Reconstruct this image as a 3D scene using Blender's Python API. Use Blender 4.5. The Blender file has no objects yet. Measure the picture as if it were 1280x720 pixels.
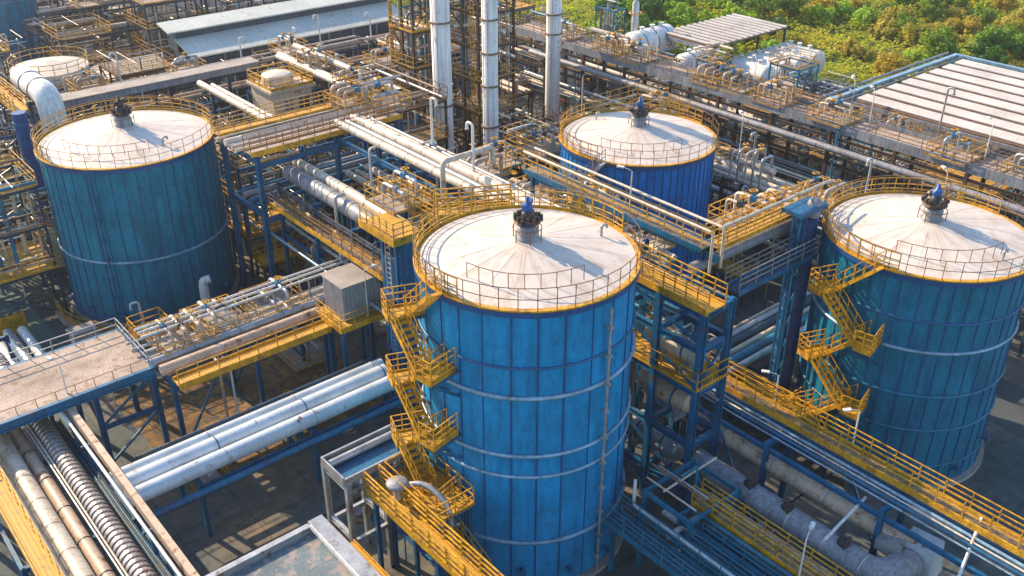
import bpy, math, random
from mathutils import Vector, Matrix
R_ = random.Random(7)
rad = math.radians
sc = bpy.context.scene
COL = sc.collection

# ------------------------------------------------------------------ camera frame (plant axes: X and Y follow the pipe racks)
YAW, PITCH, CAMH, FPX = rad(40.1), rad(29.4), 38.0, 1211.0
VD = Vector((math.sin(YAW), math.cos(YAW), 0))      # horizontal view direction
VR = Vector((math.cos(YAW), -math.sin(YAW), 0))

# ------------------------------------------------------------------ materials
WORD = {}
def new_mat(name):
    m = bpy.data.materials.new(name); m.use_nodes = True
    return m, m.node_tree.nodes, m.node_tree.links
def noise(n, l, vec, scale, detail=5, rough=.55):
    t = n.new('ShaderNodeTexNoise'); t.inputs['Scale'].default_value = scale
    t.inputs['Detail'].default_value = detail; t.inputs['Roughness'].default_value = rough
    l.new(vec, t.inputs['Vector']); return t.outputs['Fac']
def ramp(n, l, fac, stops):
    r = n.new('ShaderNodeValToRGB'); e = r.color_ramp.elements
    e[0].position, e[0].color = stops[0][0], (*stops[0][1], 1)
    e[1].position, e[1].color = stops[-1][0], (*stops[-1][1], 1)
    for p, c in stops[1:-1]:
        k = e.new(p); k.color = (*c, 1)
    l.new(fac, r.inputs['Fac']); return r.outputs['Color']
def mix(n, l, fac, a, b, mode='MIX'):
    m = n.new('ShaderNodeMix'); m.data_type = 'RGBA'; m.blend_type = mode
    for s, v in ((m.inputs[0], fac), (m.inputs[6], a), (m.inputs[7], b)):
        if hasattr(v, 'links'): l.new(v, s)
        elif isinstance(v, (int, float)): s.default_value = v
        else: s.default_value = (*v, 1)
    return m.outputs[2]
def g3(v): return (v, v, v)
def M(name, col, rough=.5, metal=0., var=.22, scale=.7, streak=0., rust=0., rustcol=(.16, .065, .02), bump=.0, word=None, fine=.0):
    m, n, l = new_mat(name); b = n['Principled BSDF']
    pos = n.new('ShaderNodeNewGeometry').outputs['Position']
    f = noise(n, l, pos, scale, 6)
    lo = tuple(c * (1 - var) for c in col); hi = tuple(min(1, c * (1 + var)) for c in col)
    c = ramp(n, l, f, [(.3, lo), (.7, hi)])
    if fine:
        c = mix(n, l, 1., c, ramp(n, l, noise(n, l, pos, 9, 4), [(.3, g3(1 - fine)), (.65, g3(1.0))]), 'MULTIPLY')
    if streak:
        mp = n.new('ShaderNodeMapping'); mp.inputs['Scale'].default_value = (2.6, 2.6, .12); l.new(pos, mp.inputs['Vector'])
        c = mix(n, l, 1., c, ramp(n, l, noise(n, l, mp.outputs['Vector'], 1.6, 6), [(.35, g3(1 - streak)), (.6, g3(1.))]), 'MULTIPLY')
    if rust:
        rf = ramp(n, l, noise(n, l, pos, 1.7, 9, .65), [(.62 - rust * .3, g3(0)), (.72 - rust * .25, g3(1))])
        c = mix(n, l, rf, c, rustcol)
    l.new(c, b.inputs['Base Color'])
    b.inputs['Roughness'].default_value = rough; b.inputs['Metallic'].default_value = metal
    if bump:
        bp = n.new('ShaderNodeBump'); bp.inputs['Strength'].default_value = bump; bp.inputs['Distance'].default_value = .05
        l.new(noise(n, l, pos, 6, 4), bp.inputs['Height']); l.new(bp.outputs['Normal'], b.inputs['Normal'])
    WORD[name] = word or name.replace('_', ' ')
    return m
def polar_mat(name, base, kind):
    """shell / roof paint whose dirt follows the tank: streaks down the wall, or out from the middle of the roof"""
    m, n, l = new_mat(name); b = n['Principled BSDF']
    o = n.new('ShaderNodeTexCoord').outputs['Object']
    s = n.new('ShaderNodeSeparateXYZ'); l.new(o, s.inputs[0])
    at = n.new('ShaderNodeMath'); at.operation = 'ARCTAN2'; l.new(s.outputs[1], at.inputs[0]); l.new(s.outputs[0], at.inputs[1])
    ln = n.new('ShaderNodeVectorMath'); ln.operation = 'LENGTH'
    cx = n.new('ShaderNodeCombineXYZ'); l.new(s.outputs[0], cx.inputs[0]); l.new(s.outputs[1], cx.inputs[1]); l.new(cx.outputs[0], ln.inputs[0])
    v = n.new('ShaderNodeCombineXYZ'); l.new(at.outputs[0], v.inputs[0])
    mu = n.new('ShaderNodeMath'); mu.operation = 'MULTIPLY'
    l.new(s.outputs[2] if kind == 'shell' else ln.outputs['Value'], mu.inputs[0]); mu.inputs[1].default_value = .03 if kind == 'shell' else .06
    l.new(mu.outputs[0], v.inputs[1])
    if kind == 'shell':
        c = ramp(n, l, noise(n, l, o, .35, 5), [(.3, tuple(k * .86 for k in base)), (.7, tuple(min(1, k * 1.12) for k in base))])
        c = mix(n, l, 1., c, ramp(n, l, noise(n, l, v.outputs[0], 11, 7, .7), [(.32, g3(.62)), (.55, g3(1.)), (.75, g3(1.12))]), 'MULTIPLY')
        c = mix(n, l, 1., c, ramp(n, l, noise(n, l, o, 2.2, 8), [(.28, g3(.72)), (.5, g3(1.))]), 'MULTIPLY')
        rf = ramp(n, l, noise(n, l, o, 1.1, 10, .7), [(.66, g3(0)), (.74, g3(.55))])
        c = mix(n, l, rf, c, tuple(k * .35 + .012 for k in base))
        rr = ramp(n, l, noise(n, l, v.outputs[0], 31, 5, .7), [(.66, g3(0)), (.74, g3(.5))])
        c = mix(n, l, rr, c, (.10, .085, .075))
        fl = []
        for src, k in ((at.outputs[0], 4.14), (s.outputs[2], .36)):
            a = n.new('ShaderNodeMath'); a.operation = 'MULTIPLY'; a.inputs[1].default_value = k; l.new(src, a.inputs[0])
            q = n.new('ShaderNodeMath'); q.operation = 'FLOOR'; l.new(a.outputs[0], q.inputs[0]); fl.append(q.outputs[0])
        cc = n.new('ShaderNodeCombineXYZ'); l.new(fl[0], cc.inputs[0]); l.new(fl[1], cc.inputs[1])
        wn = n.new('ShaderNodeTexWhiteNoise'); wn.noise_dimensions = '2D'; l.new(cc.outputs[0], wn.inputs['Vector'])
        c = mix(n, l, 1., c, ramp(n, l, wn.outputs['Value'], [(0, (.86, .88, .88)), (1, (1.08, 1.06, 1.04))]), 'MULTIPLY')
        b.inputs['Roughness'].default_value = .55; b.inputs['Specular IOR Level'].default_value = .25
        bp = n.new('ShaderNodeBump'); bp.inputs['Strength'].default_value = .25; bp.inputs['Distance'].default_value = .08
        l.new(noise(n, l, v.outputs[0], 22, 3), bp.inputs['Height']); l.new(bp.outputs['Normal'], b.inputs['Normal'])
    else:
        c = ramp(n, l, noise(n, l, o, .5, 6), [(.3, tuple(k * .88 for k in base)), (.7, base)])
        f1 = ramp(n, l, noise(n, l, v.outputs[0], 6, 8, .68), [(.46, g3(0)), (.68, g3(.9))])
        f1 = mix(n, l, 1., f1, ramp(n, l, noise(n, l, o, .45, 5), [(.36, g3(.15)), (.62, g3(1))]), 'MULTIPLY')
        c = mix(n, l, f1, c, (.36, .25, .16))
        f2 = ramp(n, l, noise(n, l, v.outputs[0], 17, 6, .7), [(.58, g3(0)), (.75, g3(.7))])
        c = mix(n, l, f2, c, (.3, .2, .13))
        f3 = ramp(n, l, noise(n, l, o, 1.6, 10, .72), [(.54, g3(0)), (.68, g3(.6))])
        c = mix(n, l, f3, c, (.36, .25, .17))
        b.inputs['Roughness'].default_value = .6
    l.new(c, b.inputs['Base Color'])
    return m

BLUE_SHELL = polar_mat('blue_tank_paint', (.002, .235, .50), 'shell')
BACK_SHELL = polar_mat('royal_tank_paint', (.003, .18, .55), 'shell')
TEAL_SHELL = polar_mat('teal_tank_paint', (.004, .175, .27), 'shell')
TEAL_SHELL2 = polar_mat('slate_teal_tank_paint', (.004, .155, .26), 'shell')
ROOF = polar_mat('cream_roof_paint', (.62, .55, .49), 'roof')
SEAMB = M('seam_blue', (.006, .06, .19), .5, word='blue')
RINGP = M('ring_paint', (.22, .36, .48), .4, .2, .3, streak=.3, rust=.12, word='bluish')
RINGD = M('ring_dark', (.012, .09, .22), .5, word='dark blue')
YEL = M('yellow_paint', (.72, .36, .012), .5, 0, .32, 1.0, rust=.26, rustcol=(.24, .11, .03), word='yellow', fine=.5, streak=.25)
YELD = M('yellow_worn', (.52, .27, .03), .6, 0, .3, 1.5, rust=.4, rustcol=(.2, .11, .03), word='worn yellow', fine=.5)
RAILB = M('rail_brown', (.20, .10, .04), .55, .2, .3, word='brown')
STEEL = M('blue_steel', (.006, .112, .235), .45, .0, .3, 1.0, streak=.35, rust=.12, word='blue')
STEELD = M('dark_steel', (.016, .05, .085), .5, .0, .35, 1.0, rust=.2, word='dark')
STEELT = M('teal_steel', (.01, .16, .26), .45, .0, .3, 1.0, streak=.3, word='teal')
CREAM = M('cream_cladding', (.66, .56, .44), .45, .0, .16, .9, streak=.25, rust=.2, rustcol=(.34, .2, .1), word='cream', fine=.25)
TAN = M('tan_cladding', (.52, .38, .27), .5, .0, .2, .8, rust=.25, word='tan', fine=.35)
BROWN = M('brown_cladding', (.2, .12, .075), .6, .0, .3, .9, rust=.3, word='brown', fine=.4)
GALV = M('galvanised', (.42, .42, .42), .38, .45, .25, 1.3, rust=.12, word='grey', fine=.25)
GREY = M('grey_paint', (.27, .28, .31), .5, .0, .25, .8, streak=.35, rust=.1, word='leaden', fine=.3)
WHITE = M('white_paint', (.74, .73, .7), .4, .0, .12, .5, streak=.3, rust=.08, rustcol=(.34, .22, .14), word='white', fine=.18)
SKYB = M('light_blue_paint', (.55, .6, .64), .35, .1, .16, .6, streak=.1, rust=.06, word='pale', fine=.15)
DARK = M('dark_iron', (.035, .033, .036), .55, .3, .4, 2, rust=.3, word='black')
CONC = M('concrete', (.32, .28, .25), .85, 0, .25, .5, rust=.0, bump=.3, word='concrete', fine=.3)
PINK = M('dusty_concrete', (.42, .33, .27), .85, 0, .3, .6, rust=.25, rustcol=(.2, .13, .08), word='dusty', fine=.5)
BLUEP = M('bright_blue_paint', (.012, .07, .25), .4, word='bright blue')
NAVY = M('navy_duct', (.012, .06, .2), .45, 0, .3, 1, streak=.3, word='navy blue')
SHED = M('shed_sheet', (.52, .53, .47), .55, .1, .12, .25, streak=.1, rust=.04, word='pale grey')
CANO = M('canopy_sheet', (.60, .56, .52), .55, 0, .14, .3, rust=.08, rustcol=(.4, .3, .22), word='white', fine=.15)
CANB = M('canopy_gap', (.17, .095, .06), .8, 0, .4, 1.5, word='brown', fine=.5)
GRATE = M('deck_grating', (.30, .22, .13), .7, .1, .4, 2.5, rust=.3, word='brown', fine=.6)
GRATEB = M('blue_grating', (.03, .1, .16), .7, .1, .5, 4., word='blue', fine=.7)
def grating(name, col, dark):
    m, n, l = new_mat(name); b = n['Principled BSDF']; pos = n.new('ShaderNodeNewGeometry').outputs['Position']
    br = n.new('ShaderNodeTexBrick'); br.offset = 0; l.new(pos, br.inputs['Vector']); br.inputs['Scale'].default_value = 1.
    br.inputs['Brick Width'].default_value = .22; br.inputs['Row Height'].default_value = .13; br.inputs['Mortar Size'].default_value = .045; br.inputs['Mortar Smooth'].default_value = .3
    br.inputs['Color1'].default_value = (*dark, 1); br.inputs['Color2'].default_value = (*[c * 1.8 for c in dark], 1); br.inputs['Mortar'].default_value = (*col, 1)
    c = mix(n, l, ramp(n, l, noise(n, l, pos, 1.5, 8, .7), [(.52, g3(0)), (.66, g3(.75))]), br.outputs['Color'], (.2, .12, .05))
    l.new(c, b.inputs['Base Color']); b.inputs['Roughness'].default_value = .6; WORD[name] = 'yellow'; return m
GRATY = grating('yellow_grating', (.62, .32, .02), (.10, .055, .012))
GLASS = M('lamp_glass', (.6, .62, .62), .2, 0, .05, word='glass')

# ------------------------------------------------------------------ mesh builder
def basis(d):
    d = d.normalized()
    u = Vector((0, 0, 1)) if abs(d.z) < .95 else Vector((1, 0, 0))
    s = d.cross(u).normalized(); return s, s.cross(d).normalized()
class MB:
    def __init__(s): s.v, s.f, s.m, s.s = [], [], [], []
    def add(s, vs, fs, m=0, sm=False):
        b = len(s.v); s.v += [tuple(v) for v in vs]
        for f in fs:
            s.f.append(tuple(i + b for i in f)); s.m.append(m); s.s.append(sm)
    def box(s, c, size, rz=0., m=0, top=1.):
        cx, cy, cz = c; a, b, h = (q / 2 for q in size); co, si = math.cos(rz), math.sin(rz)
        vs = []
        for k, t in ((-h, 1.), (h, top)):
            for x, y in ((-a, -b), (a, -b), (a, b), (-a, b)):
                x *= t; y *= t; vs.append((cx + x * co - y * si, cy + x * si + y * co, cz + k))
        s.add(vs, [(0, 3, 2, 1), (4, 5, 6, 7), (0, 1, 5, 4), (1, 2, 6, 5), (2, 3, 7, 6), (3, 0, 4, 7)], m)
        return s
    def span(s, lo, hi, m=0):
        return s.box([(a + b) / 2 for a, b in zip(lo, hi)], [abs(b - a) for a, b in zip(lo, hi)], 0, m)
    def bar(s, a, b, w=.1, h=None, m=0):
        a, b = Vector(a), Vector(b); h = h or w
        if (b - a).length < 1e-5: return s
        p, q = basis(b - a); p *= w / 2; q *= h / 2
        vs = [e + i * p + j * q for e in (a, b) for i, j in ((-1, -1), (1, -1), (1, 1), (-1, 1))]
        s.add(vs, [(0, 1, 2, 3), (7, 6, 5, 4), (0, 4, 5, 1), (1, 5, 6, 2), (2, 6, 7, 3), (3, 7, 4, 0)], m)
        return s
    def ibeam(s, a, b, w=.2, h=.3, m=0):
        a, b = Vector(a), Vector(b)
        p, q = basis(b - a); t = .16 * h
        for k in (-1, 1):
            o = q * (k * (h / 2 - t / 2)); s.bar(a + o, b + o, w, t, m)
        s.bar(a, b, w * .22, h - 2 * t - .004, m); return s
    def tube(s, pts, r, seg=8, m=0, bend=None, caps=True):
        pts = [Vector(p) for p in pts]
        if bend and len(pts) > 2:
            out = [pts[0]]
            for i in range(1, len(pts) - 1):
                p, a, b = pts[i], pts[i - 1], pts[i + 1]
                da, db = (a - p), (b - p); k = min(bend, da.length * .49, db.length * .49)
                A, B = p + da.normalized() * k, p + db.normalized() * k
                n = 5
                for j in range(n + 1):
                    t = j / n; out.append(A * (1 - t) ** 2 + p * 2 * t * (1 - t) + B * t ** 2)
            out.append(pts[-1]); pts = out
        rs = r if isinstance(r, (list, tuple)) else [r] * len(pts)
        n = len(pts); vs = []; q = None
        for i, p in enumerate(pts):
            t = (pts[min(i + 1, n - 1)] - pts[max(i - 1, 0)]).normalized()
            if q is None: a, q = basis(t)
            q = (q - t * q.dot(t)); q = q.normalized() if q.length > 1e-6 else basis(t)[1]
            a = t.cross(q)
            for k in range(seg):
                w = 2 * math.pi * k / seg; vs.append(p + (a * math.cos(w) + q * math.sin(w)) * rs[i])
        fs = [(i * seg + k, i * seg + (k + 1) % seg, (i + 1) * seg + (k + 1) % seg, (i + 1) * seg + k) for i in range(n - 1) for k in range(seg)]
        s.add(vs, fs, m, True)
        if caps:
            s.add(vs[:seg], [tuple(range(seg))[::-1]], m); s.add(vs[-seg:], [tuple(range(seg))], m)
        return s
    def lathe(s, prof, c=(0, 0, 0), seg=24, m=0, axis='z', smooth=True, a0=0., a1=2 * math.pi):
        full = abs(a1 - a0) > 6.28; n = seg if full else seg + 1; vs = []
        for r, h in prof:
            for k in range(n):
                w = a0 + (a1 - a0) * k / seg; x, y = r * math.cos(w), r * math.sin(w)
                if axis == 'z': p = (x, y, h)
                elif axis == 'x': p = (h, x, y)
                else: p = (y, h, x)
                vs.append((c[0] + p[0], c[1] + p[1], c[2] + p[2]))
        fs = []
        for i in range(len(prof) - 1):
            for k in range(seg):
                k2 = (k + 1) % n if full else k + 1
                fs.append((i * n + k, i * n + k2, (i + 1) * n + k2, (i + 1) * n + k))
        s.add(vs, fs, m, smooth); return s
    def ring(s, c, R, r, seg=48, m=0, a0=0., a1=2 * math.pi, ts=6):
        full = abs(a1 - a0) > 6.28; n = seg + (0 if full else 1); vs = []
        for k in range(n):
            w = a0 + (a1 - a0) * k / seg
            for j in range(ts):
                t = 2 * math.pi * j / ts; q = R + r * math.cos(t)
                vs.append((c[0] + q * math.cos(w), c[1] + q * math.sin(w), c[2] + r * math.sin(t)))
        fs = [(k * ts + j, ((k + 1) % n) * ts + j, ((k + 1) % n) * ts + (j + 1) % ts, k * ts + (j + 1) % ts) for k in range(seg) for j in range(ts)]
        s.add(vs, fs, m, True); return s
    def rail(s, pts, h=1.1, step=1.3, t=.045, closed=False, m=0, mids=(.55,), kick=0.):
        pts = [Vector(p) for p in pts]
        if closed: pts = pts + [pts[0]]
        up = Vector((0, 0, 1))
        for i in range(len(pts) - 1):
            a, b = pts[i], pts[i + 1]; L = (b - a).length; n = max(1, round(L / step))
            for k in range(n + (1 if i == len(pts) - 2 and not closed else 0)):
                p = a.lerp(b, k / n); s.bar(p, p + up * h, t, t, m)
            for z in (h,) + tuple(h * q for q in mids): s.bar(a + up * z, b + up * z, t, t, m)
            if kick: s.bar(a + up * kick / 2, b + up * kick / 2, .03, kick, m)
        return s
    def build(s, name, mats, parent=None, local=False):
        """one mesh object; vertices are given in world space unless local"""
        me = bpy.data.meshes.new(name)
        off = parent.matrix_world.translation if False else None
        vs = s.v
        if parent is not None and not local:
            p = ABS[parent.name]; vs = [(x - p[0], y - p[1], z - p[2]) for x, y, z in vs]
        me.from_pydata(vs, [], s.f)
        for mt in (mats if isinstance(mats, (list, tuple)) else [mats]): me.materials.append(mt)
        me.polygons.foreach_set('material_index', s.m); me.polygons.foreach_set('use_smooth', s.s)
        me.update()
        o = bpy.data.objects.new(name, me); COL.objects.link(o)
        if parent is not None:
            o.parent = parent; ABS[o.name] = ABS[parent.name]
        else: ABS[o.name] = (0, 0, 0)
        return o
ABS = {}
LAB = []           # things whose label still needs its place: (object, base)
def tag(o, label, cat, group=None, kind=None):
    if label: o['label'] = label
    if cat: o['category'] = cat
    if group: o['group'] = group
    if kind: o['kind'] = kind
    return o
def thing(name, label, cat, loc=(0, 0, 0), group=None):
    o = bpy.data.objects.new(name, None); COL.objects.link(o); o.location = loc; o.empty_display_size = .2
    ABS[o.name] = tuple(loc); tag(o, label, cat, group); return o
def dup(r, loc, rz=0., scale=None):
    n = r.copy(); COL.objects.link(n); n.location = loc; n.rotation_euler = (0, 0, rz); ABS[n.name] = tuple(loc)
    if scale: n.scale = (scale,) * 3
    for ch in r.children:
        c = ch.copy(); COL.objects.link(c); c.parent = n
        for g in ch.children:
            d = g.copy(); COL.objects.link(d); d.parent = c
    return n
def later(o, base, pos=None): LAB.append((o, base, pos or tuple(o.location))); return o
ORD = 'first second third fourth fifth sixth seventh eighth ninth tenth eleventh twelfth thirteenth fourteenth fifteenth sixteenth seventeenth eighteenth nineteenth twentieth'.split()
TENS = {2: 'twenty', 3: 'thirty', 4: 'forty', 5: 'fifty', 6: 'sixty', 7: 'seventy', 8: 'eighty'}
def ordw(i):
    if i < 20: return ORD[i]
    t, u = divmod(i + 1, 10)
    return TENS[t] + '-' + ORD[u - 1] if u else TENS[t][:-1] + 'ieth'
MARKS = [('the tall bright blue tank', 27, 31), ('the plain teal tank', 21.7, 69.8), ('the small bright blue tank', 51.8, 46.8), ('the ringed teal tank', 49.7, 22.5),
         ('the thickest white stack', 49.5, 68.4), ('the banded white stack', 50.3, 62.6), ('the lone white stack', 68.4, 74.5), ('the cream cabin', 42, 84),
         ('the grey cabin', 27, 48), ('the white elbow duct', 19.5, 84), ('the long grey shed', 57, 112), ('the brown striped canopy', 97, 40),
         ('the white vessel row', 93, 66), ('the concrete deck', 9, 52.5), ('the dusty pipe bridge', 72, 45), ('the pale storage tank', 28.4, 112), ('the far teal tank', 32, 143),
         ('the twin white drums', 84, 74), ('the flat grey roof', 12, 30)]
def finish_labels():
    by = {}
    for o, base, p in LAB:
        v = Vector((p[0], p[1], 0))
        nm, mx, my = min(MARKS, key=lambda m: (m[1] - p[0]) ** 2 + (m[2] - p[1]) ** 2)
        d = v - Vector((mx, my, 0)); k = d.dot(VD)
        pr = 'behind' if k > d.length * .5 else 'in front of' if k < -d.length * .5 else 'beside'
        by.setdefault((base, nm, pr), []).append((d.length, o))
    for (base, nm, pr), L in by.items():
        L.sort(key=lambda q: q[0])
        for i, (_, o) in enumerate(L):
            o['label'] = f'{base} {pr} {nm}' if len(L) == 1 else f'{base}, {ordw(i)} out {pr} {nm}'

# ------------------------------------------------------------------ ground
def ground_mat():
    m, n, l = new_mat('yard_ground'); b = n['Principled BSDF']
    pos = n.new('ShaderNodeNewGeometry').outputs['Position']
    c = ramp(n, l, noise(n, l, pos, .09, 6, .6), [(.36, (.045, .068, .072)), (.48, (.075, .088, .09)), (.58, (.13, .108, .085)), (.70, (.22, .155, .095))])
    c = mix(n, l, 1., c, ramp(n, l, noise(n, l, pos, 1.1, 9, .68), [(.3, g3(.45)), (.5, g3(1.)), (.7, g3(1.3))]), 'MULTIPLY')
    c = mix(n, l, ramp(n, l, noise(n, l, pos, .35, 8, .7), [(.6, g3(0)), (.7, g3(.8))]), c, (.26, .17, .09))
    br = n.new('ShaderNodeTexBrick'); br.offset = 0; l.new(pos, br.inputs['Vector'])
    br.inputs['Scale'].default_value = .13; br.inputs['Mortar Size'].default_value = .008
    br.inputs['Color1'].default_value = (1, 1, 1, 1); br.inputs['Color2'].default_value = (.78, .8, .8, 1); br.inputs['Mortar'].default_value = (.4, .4, .4, 1)
    c = mix(n, l, .5, c, br.outputs['Color'], 'MULTIPLY')
    l.new(c, b.inputs['Base Color']); b.inputs['Roughness'].default_value = .85
    bp = n.new('ShaderNodeBump'); bp.inputs['Strength'].default_value = .5; bp.inputs['Distance'].default_value = .06
    l.new(noise(n, l, pos, 2.5, 8, .7), bp.inputs['Height']); l.new(bp.outputs['Normal'], b.inputs['Normal'])
    return m
YARD = ground_mat()
def sheet(name, pts, z, mt):
    mb = MB(); mb.add([(x, y, z) for x, y in pts], [tuple(range(len(pts)))])
    return tag(mb.build(name, mt), None, None, kind='structure')
sheet('ground', [(-90, -90), (420, -90), (420, 420), (-90, 420)], 0, YARD)
ROADM = M('road_asphalt', (.055, .066, .07), .85, 0, .35, .25, bump=.3, fine=.4)
sheet('road', [(52.5, -20), (61, -20), (61, 27.5), (56.5, 27.5), (55.5, 16), (52.5, 14)], .004, ROADM)
sheet('concrete_yard', [(0, 61), (13.2, 61), (13.2, 80), (0, 80)], .004, M('teal_concrete', (.07, .13, .13), .8, 0, .3, .3, fine=.3))
def field_mat():
    m, n, l = new_mat('meadow'); b = n['Principled BSDF']
    pos = n.new('ShaderNodeNewGeometry').outputs['Position']
    c = ramp(n, l, noise(n, l, pos, .045, 6), [(.35, (.05, .11, .008)), (.5, (.12, .17, .012)), (.62, (.2, .17, .025)), (.72, (.24, .16, .04))])
    c = mix(n, l, 1., c, ramp(n, l, noise(n, l, pos, .9, 9, .7), [(.3, g3(.35)), (.65, g3(1.15))]), 'MULTIPLY')
    l.new(c, b.inputs['Base Color']); b.inputs['Roughness'].default_value = .95
    return m
sheet('field', [(92, 118), (97, 98), (100, 84), (108.5, 80), (109, 60), (111, 54), (112, -40), (415, -40), (415, 415), (40, 415), (60, 260), (88, 150)], .006, field_mat())

# ------------------------------------------------------------------ storage tanks
def tank(x, y, R, H, shell, label, rings, seams, railz, downpipe=None, rails_m=RAILB, kind=0):
    t = thing('storage_tank', label, 'storage tank', (x, y, 0)); SEG = 96
    sb = MB(); sb.lathe([(R, .0), (R, H)], (x, y, 0), SEG, 0)
    for k in range(seams):
        a = 2 * math.pi * (k + R_.uniform(-.12, .12)) / seams; w = R_.choice((.05, .07, .09))
        sb.box((x + (R + .012) * math.cos(a), y + (R + .012) * math.sin(a), H / 2), (.05, w, H - .06), a, 1)
    sb.build('shell', [shell, SEAMB], t)
    MB().lathe([(R + .35, 0), (R + .35, .28), (R + .01, .28)], (x, y, 0), SEG, smooth=False).build('base_ring', CONC, t)
    for z, r, mt in rings:
        MB().ring((x, y, z), R + r * .6, r, 72).build('stiffening_ring', mt, t)
    rise = R * .17
    MB().lathe([(R + .02, H + .03), (R * .6, H + rise * .45), (R * .3, H + rise * .75), (.5, H + rise)], (0, 0, 0), 64, smooth=True).build('roof', ROOF, t, local=True)
    MB().lathe([(R + .02, H - .34), (R + .16, H - .32), (R + .17, H - .06), (R + .02, H - .05)], (x, y, 0), SEG, smooth=False).build('top_angle', SEAMB, t)
    MB().lathe([(R - .1, H - .03), (R + .17, H - .03), (R + .17, H + .05), (R + .15, H + .055), (R - .1, H + .05)], (x, y, 0), SEG, smooth=False).build('roof_kerb', YEL, t)
    n = 40
    MB().rail([(x + (R + .13) * math.cos(2 * math.pi * k / n), y + (R + .13) * math.sin(2 * math.pi * k / n), H + .05) for k in range(n)], 1.1, 1.6, .03, True, mids=(.5,)).build('railing', rails_m, t)
    # yellow inner walkway rail on the far half
    half = [(x + (R + .05) * math.cos(a), y + (R + .05) * math.sin(a), H + .05) for a in [rad(-14 + 208 * k / 26) for k in range(27)]]
    MB().rail(half, 1.0, .85, .045, mids=(.3, .6), kick=.14).build('back_railing', YEL, t)
    # roof vent
    z = H + rise - .06; s = R / 7.2
    v = MB().lathe([(.0, z), (.78 * s, z), (.8 * s, z + .12), (.66 * s, z + .16), (.7 * s, z + .6), (.5 * s, z + .78), (.0, z + .8)], (x, y, 0), 20).build('roof_vent', GREY, t)
    fb = MB()
    fb.lathe([(.0, z + .8), (.78 * s, z + .84), (.9 * s, z + .94), (.8 * s, z + 1.04), (.0, z + 1.04)], (x, y, 0), 16, smooth=False)
    for k in range(14):
        a = 2 * math.pi * k / 14; q = .78 * s + R_.uniform(-.1, .12)
        fb.box((x + q * math.cos(a), y + q * math.sin(a), z + 1.12 + R_.uniform(0, .14)), (.15, .13, R_.uniform(.12, .34)), a)
    fb.lathe([(.45 * s, z + 1.04), (.4 * s, z + 1.35), (.2 * s, z + 1.5), (0, z + 1.5)], (x, y, 0), 12)
    f = MB(); fb.build('vent_flange', DARK, v)
    a = MB().lathe([(.24 * s, z + 1.4), (.36 * s, z + 1.55), (.36 * s, z + 1.75), (.16 * s, z + 1.82), (.1 * s, z + 2.15), (.0, z + 2.2)], (x, y, 0), 12)
    a.box((x + .3 * s, y + .1, z + 1.8), (.5, .22, .22), .6); a.box((x - .26 * s, y - .1, z + 1.72), (.4, .18, .3), .3)
    a.build('actuator', BLUEP if kind == 0 else DARK, v)
    rg = MB().ring((x, y, z + .62), .95 * s, .025, 24)
    for k in range(6):
        w = k * math.pi / 3; rg.bar((x + .95 * s * math.cos(w), y + .95 * s * math.sin(w), z - .05), (x + .95 * s * math.cos(w), y + .95 * s * math.sin(w), z + .62), .04)
    rg.build('guard_rail', RAILB, v)
    # thin loose railing across the roof, as on the photo
    arc = [(x + R * .74 * math.cos(q), y + R * .74 * math.sin(q), H + rise * .26) for q in [rad(185 + 85 * k / 8) for k in range(9)]]
    MB().rail(arc, .8, 2., .03, mids=()).build('roof_handrail', RAILB, t)
    rh = random.Random(int(x * 7)); sm = MB()
    for k in range(16):
        w = 2 * math.pi * k / 16; c, q = math.cos(w), math.sin(w)
        pr = [(R - .2, H + .06), (R * .6, H + rise * .45), (R * .3, H + rise * .75), (.7, H + rise - .06)]
        for (ra, za), (rb, zb) in zip(pr, pr[1:]): sm.bar((x + ra * c, y + ra * q, za + .004), (x + rb * c, y + rb * q, zb + .004), .05, .014)
    sm.build('roof_seam', ROOF, t)
    for k in range(3):
        w, rr_ = rh.uniform(.2, 6.2), R * rh.uniform(.45, .85); zz = H + rise * (1 - rr_ / R) * .95
        p = (x + rr_ * math.cos(w), y + rr_ * math.sin(w))
        if k < 2: continue
        else: MB().tube([(p[0], p[1], zz - .1), (p[0], p[1], zz + .6), (p[0] + .35, p[1], zz + .6), (p[0] + .35, p[1], zz + .4)], .07, 7, bend=.15).build('roof_breather', GALV, t)
    # nozzles on the shell near the base and under the kerb
    for k in range(7):
        w = rad(150 + 26 * k); zz = R_.choice((.9, 1.5, 2.2, 1.2))
        c, q = math.cos(w), math.sin(w)
        MB().tube([(x + (R - .05) * c, y + (R - .05) * q, zz), (x + (R + .35) * c, y + (R + .35) * q, zz)], .11, 8).tube([(x + (R + .3) * c, y + (R + .3) * q, zz), (x + (R + .38) * c, y + (R + .38) * q, zz)], .19, 8).build('nozzle', RINGD, t)
    if downpipe:
        for ang, mt in downpipe:
            w = rad(ang); c, q = math.cos(w), math.sin(w); px, py = x + (R + .28) * c, y + (R + .28) * q
            mb = MB().tube([(px, py, .2), (px, py, H - .5)], .075, 6)
            zz = 1.2
            while zz < H - 1:
                mb.bar((px, py, zz), (x + R * c, y + R * q, zz), .08); mb.box((px, py, zz), (.24, .24, .14), w); zz += 1.55
            mb.build('downpipe', mt, t)
    return t
TF, TL, TB, TR = (27.0, 30.95, 5.26, 16.7), (21.75, 69.79, 6.08, 12.7), (51.79, 46.81, 5.78, 12.1), (49.68, 22.5, 5.57, 13.8)
tank(*TF, BLUE_SHELL, 'tall bright blue storage tank with five hoops and a yellow stair up its side',
     [(13.7, .07, RINGD), (12.1, .12, RINGP), (8.75, .10, RINGP), (7.5, .09, RINGP), (3.3, .12, RINGP)], 26, 0, [(272, GALV)])
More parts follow.
